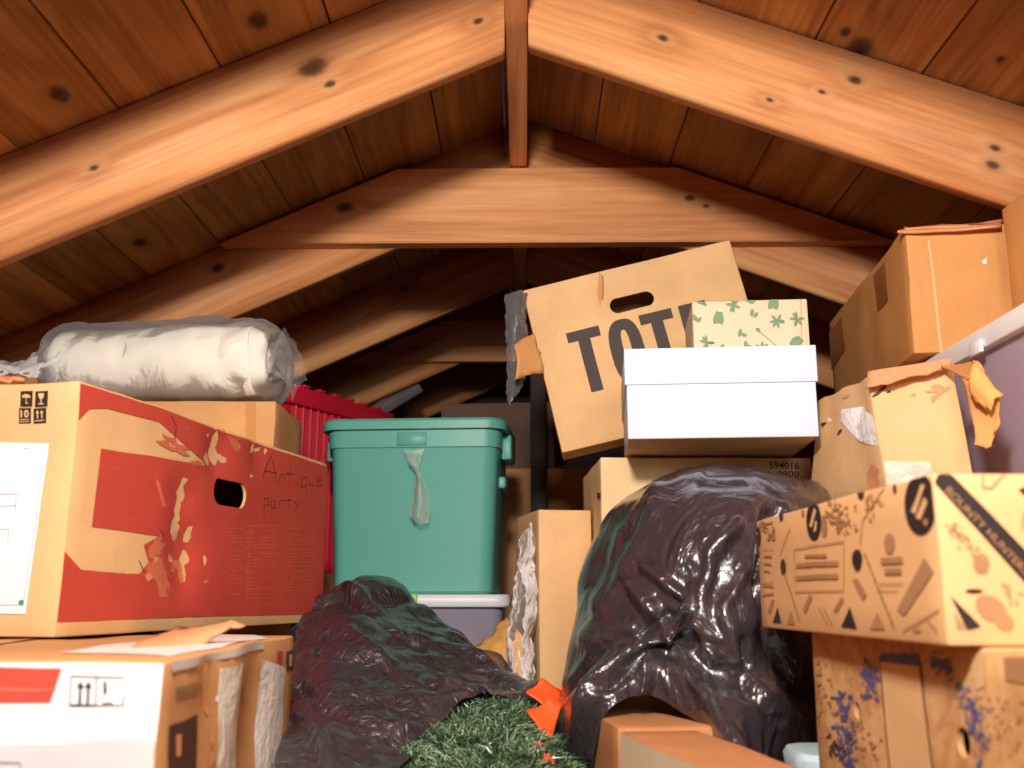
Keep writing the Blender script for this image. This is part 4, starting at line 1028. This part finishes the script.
# end face: black diagonal band with lettering, tan drawings
band = [(55, 105), (65, 75), (95, 62), (125, 78), (420, 380), (420, 510)]
H_.poly('F', [zf(*p) for p in band], 'black')
H_.text('F', 'BOUNTY HUNTERS', zf(92, 138), zf(400, 462), zf(112, 118), 'ink_tan')
H_.poly('F', [zf(112, 540), zf(225, 650), (980, 627), zf(180, 672)], 'black'); H_.poly('F', [zf(125, 600), zf(175, 665), zf(140, 668)], 'ink_tan')
sprig(H_, 'F', [zf(110, 270), zf(170, 330), zf(235, 410), zf(230, 440)], 60, 'ink_tan', 30, 3.4); H_.poly('F', el(zf, 232, 415, 32, 40), 'ink_tan'); H_.poly('F', el(zf, 205, 522, 34, 9), 'black')
H_.poly('F', el(zf, 270, 590, 66, 45, a=.6), 'ink_tan', off=.0008); H_.poly('F', el(zf, 320, 640, 40, 30, a=.6), 'ink_tan'); sprig(H_, 'F', [zf(310, 490), zf(370, 560)], 14, 'ink_tan', 31, 3)
H_.poly('F', [zf(375, 130), zf(420, 110), zf(420, 170)], 'darkink'); H_.stroke('F', [zf(240, 60), zf(235, 120), zf(270, 125), zf(310, 80), zf(340, 60)], .001, 'ink_tan'); H_.stroke('F', [zf(390, 280), zf(395, 230), zf(420, 190)], .0014, 'ink_tan')
H_.done(seam='y')
# crushed carton
C8 = [W(889, 500, 1.30), W(976, 488, 1.27), W(960, 500, 1.5), W(806, 505, 1.55), W(868, 376, 1.31), W(952, 361, 1.275), W(930, 380, 1.52), W(817, 400, 1.53)]
zb = .6235
for i in range(4): C8[i].z = zb + .001
F_P = C8[0].copy(); C8 = [c - F_P for c in C8]
F_ = Carton('carton', F_P, 0, .13, .26, .165, 'crushed tan carton with ragged top and torn hanging flap, beside the mauve bin', 'box', mat='card', crumple=.004, cscale=16, seed=13, corners=C8)
# pictures-to-face mapping for the slanted card: work in face coordinates directly
def fq(face, a, b): return ((.13 if face == 'F' else .26) * a, .165 * b)
for k in range(9):
    r = random.Random(k + 70); a, b = r.uniform(.05, .9), r.uniform(.75, .93); x, y = fq('F', a, b)
    F_.poly('F', blob(x, y, .012, .003, 9, .5, k, r.uniform(-.3, .5)), r.choice(['fibre', 'darkink', 'fibre']), px=False)
for k in range(8):
    r = random.Random(k + 90); a, b = r.uniform(.1, .9), r.uniform(.6, .95); x, y = fq('L', a, b)
    F_.poly('L', blob(x, y, .013, .0025, 9, .5, k, r.uniform(-.5, .4)), r.choice(['fibre', 'darkink', 'whitep']), px=False)
F_.poly('L', blob(.035, .03, .02, .014, 12, .4, 5), 'fibre', px=False)
F_.dents = [((.05, 0, .14), .03, .010), ((0, .06, .14), .035, .012), ((0, .18, .12), .03, .006)]
F_.done()
F_.part('packing_tape', [], 'tape_w') if False else None
pb = bmesh.new(); F_.poly('F', [(.0, .02), (.07, .02), (.072, .045), (0, .05)], 'tape_w', px=False, bm=pb, mi=0, off=.0018)
for v in pb.verts: v.co = F_.field(v.co)
bmobj('packing_tape', pb, M['tape_w'], F_.root)
pb = bmesh.new(); F_.poly('L', [(0, .07), (.06, .085), (.13, .12), (.12, .135), (.04, .13), (0, .11)], 'tape_w', px=False, bm=pb, mi=0, off=.0018)
for v in pb.verts: v.co = F_.field(v.co)
bmobj('packing_tape', pb, M['tape_w'], F_.root)
flap(F_.root, [W(868, 372, 1.30), W(954, 357, 1.262), W(952, 368, 1.262), W(868, 388, 1.292)], 'fibre', 'torn_flap', thick=.003, crum=.0035, seg=14, label='ragged crushed top edge')
flap(F_.root, [W(940, 366, 1.27), W(966, 380, 1.22), W(985, 372, 1.19), W(976, 362, 1.20)], 'card_or', 'torn_flap', thick=.003, crum=.005, seg=10)
flap(F_.root, [W(962, 378, 1.225), W(998, 396, 1.18), W(990, 444, 1.19), W(974, 446, 1.20)], 'card_or', 'torn_flap', thick=.003, crum=.004, bend=.008, seg=10, label='torn flap hanging down the right side')
flap(F_.root, [W(974, 362, 1.20), W(999, 392, 1.17), W(990, 410, 1.18), W(970, 392, 1.2)], 'brownpap', 'torn_flap', thick=.003, crum=.004, bend=-.006, seg=8)
support((.47, 1.22, 0), (.96, 1.66, .622), 'plain brown carton behind the long flat patterned carton, carrying the mauve bin')
# mauve storage bin with white lid
def right_bin():
    z0 = .6235; x0, x1, y0, y1 = .612, .93, 1.02, 1.62; c = Vector(((x0 + x1) / 2, (y0 + y1) / 2, z0)); a, b = (x1 - x0) / 2, (y1 - y0) / 2; root = empty('storage_bin', c); H = .205
    tag(root, 'translucent mauve plastic bin with white lid at the right edge, under the upper cartons', 'bin')
    loft('body', [(a - .03, b - .03, .03, 0), (a - .026, b - .026, .03, .006), (a - .010, b - .010, .035, H), (a - .013, b - .013, .03, H), (a - .03, b - .03, .025, .008)], 'mauve', root)
    loft('lid', [(a + .003, b + .003, .035, H - .003), (a + .005, b + .005, .035, H), (a + .005, b + .005, .035, H + .022), (a, b, .03, H + .026), (a - .01, b - .01, .025, H + .0265)], 'lidw', root)
    bm = bmesh.new(); add_box(bm, (-a - .010, -.03, H - .010), (-a - .0052, .005, H + .008), .002); sharp(bmobj('clip', bm, M['lidw'], root))
    bm = bmesh.new(); add_box(bm, (-a + .037, -b + .06, .008), (a - .04, .05, H - .075), .02, 3); 
    for v in bm.verts: v.co += noise.noise_vector(v.co * 20) * .01
    o = bmobj('contents', bm, M['ltblue'], root)
right_bin()
E_ = Carton('carton', (.580, 1.45, .8565), R(-5), .24, .55, .198, 'old brown taped carton high on the right, resting on the white bin lid', 'box', mat='card_or', crumple=.003, seed=14)
E_.poly('F', [(928, 240), (930, 240), (944, 352), (941, 352)], 'card', px=True); E_.poly('F', [(912, 250), (914, 250), (926, 300), (924, 300)], 'fibre')
E_.poly('F', blob(986, 262, 2.5, 4, 8, .5, 3), 'whitep'); E_.poly('F', blob(920, 285, 1.5, 8, 8, .5, 4), 'fibre'); E_.poly('F', [(899, 238), (902, 238), (915, 355), (911, 355)], 'fibre')
E_.dents = [((.2, 0, .13), .05, .008), ((0, .25, .1), .06, .006)]
E_.done(seam='y')
E_.part('packing_tape', [('L', [(873, 275), (884, 262), (888, 300), (878, 312)])], 'tape_dk'); E_.part('packing_tape', [('L', [(828, 335), (842, 318), (846, 350), (832, 372)])], 'tape_dk' )
flap(E_.root, [W(897, 233, 1.445), W(1000, 226, 1.42), W(1003, 222, 1.46), W(905, 228, 1.48)], 'fibre', 'flap', thick=.004, crum=.003, seg=10)
G_ = Carton('carton', (.705, 1.14, .8565), R(0), .24, .26, .205, 'brown carton corner at the upper right edge, in front of the old taped carton', 'box', mat='card_or', crumple=.0025, seed=15)
G_.done()

# ================================================================== BLACK SHEETS, TURF AND THE THINGS BETWEEN
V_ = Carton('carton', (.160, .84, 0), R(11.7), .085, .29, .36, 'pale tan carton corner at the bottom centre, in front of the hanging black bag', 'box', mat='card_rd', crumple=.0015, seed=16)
V_.poly('L', [(-.01, -.01), (.31, -.01), (.31, .37), (-.01, .37)], 'cream', px=False, off=.0008)  # left face paler than the body: lit and shaded sides put into colour
V_.done()
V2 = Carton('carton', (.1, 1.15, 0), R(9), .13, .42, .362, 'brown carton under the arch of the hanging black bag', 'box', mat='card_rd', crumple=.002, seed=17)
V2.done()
bagg = drape('black_bag', [
 [(648, 500, 1.66), (650, 486, 1.64), (675, 476, 1.63), (705, 472, 1.63), (740, 474, 1.63), (775, 480, 1.6), (800, 488, 1.56), (824, 500, 1.5), (832, 520, 1.55)],
 [(624, 514, 1.62), (617, 508, 1.53), (657, 484, 1.47), (700, 474, 1.45), (738, 475, 1.45), (772, 480, 1.44), (800, 487, 1.44), (823, 493, 1.44), (834, 530, 1.52)],
 [(606, 545, 1.6), (598, 538, 1.5), (635, 512, 1.38), (682, 500, 1.32), (730, 498, 1.30), (770, 505, 1.30), (800, 512, 1.31), (822, 525, 1.36), (836, 560, 1.5)],
 [(594, 585, 1.6), (584, 578, 1.5), (615, 568, 1.38), (662, 555, 1.29), (710, 556, 1.25), (755, 560, 1.25), (795, 565, 1.28), (820, 585, 1.33), (836, 610, 1.5)],
 [(590, 625, 1.58), (578, 620, 1.48), (605, 615, 1.36), (645, 606, 1.28), (692, 606, 1.25), (745, 612, 1.22), (786, 620, 1.27), (818, 640, 1.33), (836, 660, 1.48)],
 [(580, 670, 1.54), (567, 665, 1.45), (592, 660, 1.34), (628, 645, 1.27), (674, 645, 1.27), (720, 660, 1.22), (775, 668, 1.25), (812, 690, 1.3), (834, 710, 1.45)],
 [(572, 725, 1.48), (557, 720, 1.4), (578, 710, 1.3), (607, 684, 1.25), (652, 668, 1.25), (697, 690, 1.22), (750, 712, 1.18), (800, 730, 1.28), (832, 750, 1.4)],
 [(566, 800, 1.42), (549, 800, 1.35), (588, 790, 1.28), (610, 716, 1.23), (640, 693, 1.25), (690, 716, 1.22), (742, 760, 1.12), (790, 790, 1.25), (830, 800, 1.36)]],
 'bag', n=18, amp=.007, fs=3.0, fine=.0002, seed=3, edge=(.3, .15), vor=[(6, .011, (1.3, .6, .7)), (17, .0022, (1, 1, 1))], polar=[(655, 655, 1.7, .008, 70, 4)], creases=[
 ([(640, 690), (652, 650), (690, 620), (700, 590)], 14, .016), ([(575, 760), (600, 690), (650, 640), (690, 610)], 10, .016), ([(740, 758), (700, 680), (672, 640), (640, 590)], 12, .014), ([(590, 640), (620, 580), (650, 540), (660, 500)], 16, .010),
 ([(715, 660), (708, 600), (712, 560), (735, 530)], 9, .014), ([(760, 700), (735, 660), (728, 610), (745, 570)], 8, .010), ([(650, 570), (690, 600), (720, 640)], 8, .012), ([(600, 610), (620, 540), (650, 500), (700, 482)], 7, .006),
 ([(680, 478), (740, 474), (815, 490)], 5, .006), ([(700, 490), (760, 492), (820, 510)], 6, -.008), ([(560, 700), (610, 650), (670, 615)], 9, -.014), ([(610, 690), (640, 655), (680, 635)], 9, -.016), ([(770, 720), (745, 690), (740, 640)], 8, -.010), ([(772, 520), (765, 580), (775, 640), (800, 700)], 18, -.03)])
tag(bagg, 'large crumpled black plastic bag draped over the tan cartons right of centre', 'plastic bag')
sheet = drape('black_sheet', [
 [(322, 620, 1.95), (345, 600, 1.98), (372, 595, 2.0), (397, 610, 2.0), (432, 640, 2.0), (480, 668, 1.95), (510, 688, 1.85), (534, 712, 1.7)],
 [(300, 605, 1.80), (340, 586, 1.84), (371, 577, 1.88), (396, 592, 1.88), (432, 618, 1.88), (480, 650, 1.82), (512, 672, 1.74), (535, 700, 1.62)],
 [(290, 632, 1.72), (333, 618, 1.72), (365, 610, 1.72), (400, 622, 1.74), (440, 642, 1.74), (485, 664, 1.70), (512, 684, 1.66), (537, 703, 1.60)],
 [(284, 662, 1.55), (325, 652, 1.54), (360, 650, 1.54), (400, 657, 1.58), (440, 668, 1.60), (482, 682, 1.61), (512, 693, 1.60), (538, 705, 1.57)],
 [(280, 698, 1.38), (322, 690, 1.36), (360, 690, 1.38), (400, 690, 1.44), (437, 692, 1.48), (476, 697, 1.52), (510, 700, 1.54), (538, 707, 1.55)],
 [(276, 745, 1.20), (325, 735, 1.20), (362, 728, 1.25), (400, 716, 1.33), (436, 708, 1.41), (474, 704, 1.48), (508, 704, 1.52), (537, 708, 1.54)],
 [(272, 800, 1.05), (325, 800, 1.04), (375, 790, 1.08), (415, 755, 1.22), (446, 722, 1.36), (476, 708, 1.46), (508, 707, 1.51), (536, 710, 1.53)]],
 'sheetpl', n=18, amp=.005, fs=4, fine=.0003, seed=8, vor=[(8, .016, (.7, .5, 1.8)), (22, .0035, (.8, 1, 1.4))], polar=[(548, 712, 5.5, .008, 90, 2)], creases=[
 ([(350, 590), (400, 640), (460, 660), (530, 700)], 9, .014), ([(310, 700), (370, 700), (440, 715), (480, 705)], 8, .010), ([(300, 640), (350, 640), (400, 690), (440, 700), (535, 706)], 8, .014), ([(320, 660), (370, 668), (430, 700)], 7, -.016), ([(300, 720), (330, 760), (340, 790)], 10, .012), ([(350, 720), (400, 735), (430, 730)], 9, .010), ([(300, 690), (360, 730), (420, 752)], 9, -.012), ([(450, 680), (490, 685), (530, 703)], 5, .008), ([(300, 610), (340, 600), (380, 620), (420, 655)], 8, -.012)])
tag(sheet, 'crumpled black plastic sheet spread beside the green turf at the bottom', 'plastic sheet')
support((-.225, 1.10, 0), (.02, 1.70, .27), 'plain carton on the floor under the black sheet and green turf')
# artificial turf
def turf():
    org = W(480, 740, 1.3); org.z = .305; root = empty('artificial_turf', org); tag(root, 'bunch of green artificial grass turf beside the black sheet at the bottom', 'artificial grass')
    g = [[(395, 720, 1.45), (440, 705, 1.52), (480, 700, 1.56), (520, 700, 1.58), (555, 708, 1.58)], [(385, 750, 1.28), (430, 728, 1.36), (480, 714, 1.42), (525, 712, 1.46), (562, 725, 1.48)],
         [(370, 790, 1.14), (425, 765, 1.2), (480, 742, 1.26), (530, 740, 1.3), (570, 755, 1.34)], [(360, 830, 1.06), (420, 805, 1.08), (480, 790, 1.1), (535, 790, 1.12), (575, 800, 1.16)]]
    o = drape('backing', g, 'turf', root, n=10, amp=.008, fs=9, fine=.002, thick=.003)
    me = o.data; r = random.Random(3); polys = me.polygons; vs = []; fs = []; mi = []
    for k in range(15000):
        p = polys[r.randrange(len(polys))]; c = Vector(p.center) + Vector((r.uniform(-.006, .006), r.uniform(-.006, .006), 0)); n_ = Vector(p.normal)
        if n_.z < 0: n_ = -n_
        fl_ = noise.noise_vector((c + Vector((5, 2, 0))) * 16); d = (n_ * r.uniform(.35, 1) + Vector((fl_.x * 1.5 + r.gauss(0, .55), fl_.y * 1.5 + r.gauss(0, .55) - .2, r.uniform(-.05, .2)))).normalized()
        L = r.uniform(.010, .024); s_ = d.cross(Vector((r.gauss(0, 1), r.gauss(0, 1), r.gauss(0, 1)))).normalized() * r.uniform(.0006, .0011)
        m_ = c + d * L * .55; t_ = c + d * L + Vector((r.gauss(0, 1), r.gauss(0, 1), -1)) * L * .18; b0 = len(vs)
        vs += [c - s_, c + s_, m_ - s_ * .9, m_ + s_ * .9, t_]; fs += [(b0, b0 + 1, b0 + 3, b0 + 2), (b0 + 2, b0 + 3, b0 + 4)]; q = r.choice([0, 0, 1, 1, 2]); mi += [q, q]
    b = meshobj('blades', vs, fs, None, root, mats=[plain('turf_green', (58, 92, 58), .35, .5), plain('turf_light', (132, 156, 122), .3, .5), plain('turf_dark', (30, 52, 40), .4, .5)], fm=mi)
    b['kind'] = 'stuff'
turf()
# orange pieces
def sheetlet(name, pts, label, cat, par=None, mat='orange'):
    P = [W(*p) for p in pts]; c = sum(P, Vector()) / 4; c.z = min(p.z for p in P)
    root = None; a, b, d, e = P[0], P[1], P[2], P[3]; vs = []; fs = []; n = 6; nn = (b - a).cross(e - a).normalized()
    for i in range(n + 1):
        for j in range(n + 1):
            s, t = i / n, j / n; p = a.lerp(b, s).lerp(e.lerp(d, s), t) + nn * .004 * math.sin(s * 3.1) + noise.noise_vector(Vector((s, t, a.x)) * 3) * .002; vs.append(p - c)
    for i in range(n):
        for j in range(n): fs.append((i * (n + 1) + j, (i + 1) * (n + 1) + j, (i + 1) * (n + 1) + j + 1, i * (n + 1) + j + 1))
    o = meshobj(name, vs, fs, M[mat], None, True); o.location = c; md = o.modifiers.new('s', 'SOLIDIFY'); md.thickness = .0025
    return tag(o, label, cat, 'orange cards by the turf')
sheetlet('orange_card', [(525, 693, 1.47), (542, 678, 1.49), (562, 692, 1.5), (556, 716, 1.46)], 'upper of two bright orange cards between the turf and the black bag', 'card')
sheetlet('orange_card', [(526, 712, 1.345), (549, 698, 1.36), (562, 704, 1.36), (549, 745, 1.31)], 'lower of two bright orange cards, its tip pointing down into the turf', 'card')
def flower(u, v, Y, s, label):
    bm = bmesh.new(); bmesh.ops.create_icosphere(bm, subdivisions=4, radius=s)
    for q in bm.verts: q.co = q.co * (1 + noise.noise(q.co * (2.2 / s) + Vector((u, 0, 0))) * .7); q.co.z *= .8
    o = bmobj('orange_scrap', bm, plain('coral_plastic', (255, 92, 62), .6), None, True); o.location = W(u, v, Y); return tag(o, label, 'scrap', 'orange scraps on the turf')
flower(537, 750, 1.26, .010, 'crumpled orange scrap on the turf below the orange cards, left one')
flower(546, 762, 1.22, .010, 'crumpled orange scrap on the turf at the very bottom, right one')
# pale blue tub
c = W(800, 752, 1.2); root = empty('plastic_tub', (.327, 1.14, 0)); tag(root, 'pale blue plastic tub with rounded lid at the bottom, left of the plank-printed carton', 'tub')
hz = W(800, 752, 1.12).z
loft('body', [(.032, .040, .026, 0), (.034, .042, .027, .003), (.041, .052, .03, hz - .02)], 'ltblue', root)
loft('lid', [(.043, .054, .033, hz - .0198), (.044, .055, .033, hz - .006), (.040, .051, .030, hz), (.032, .042, .026, hz + .001)], 'ltblue', root)
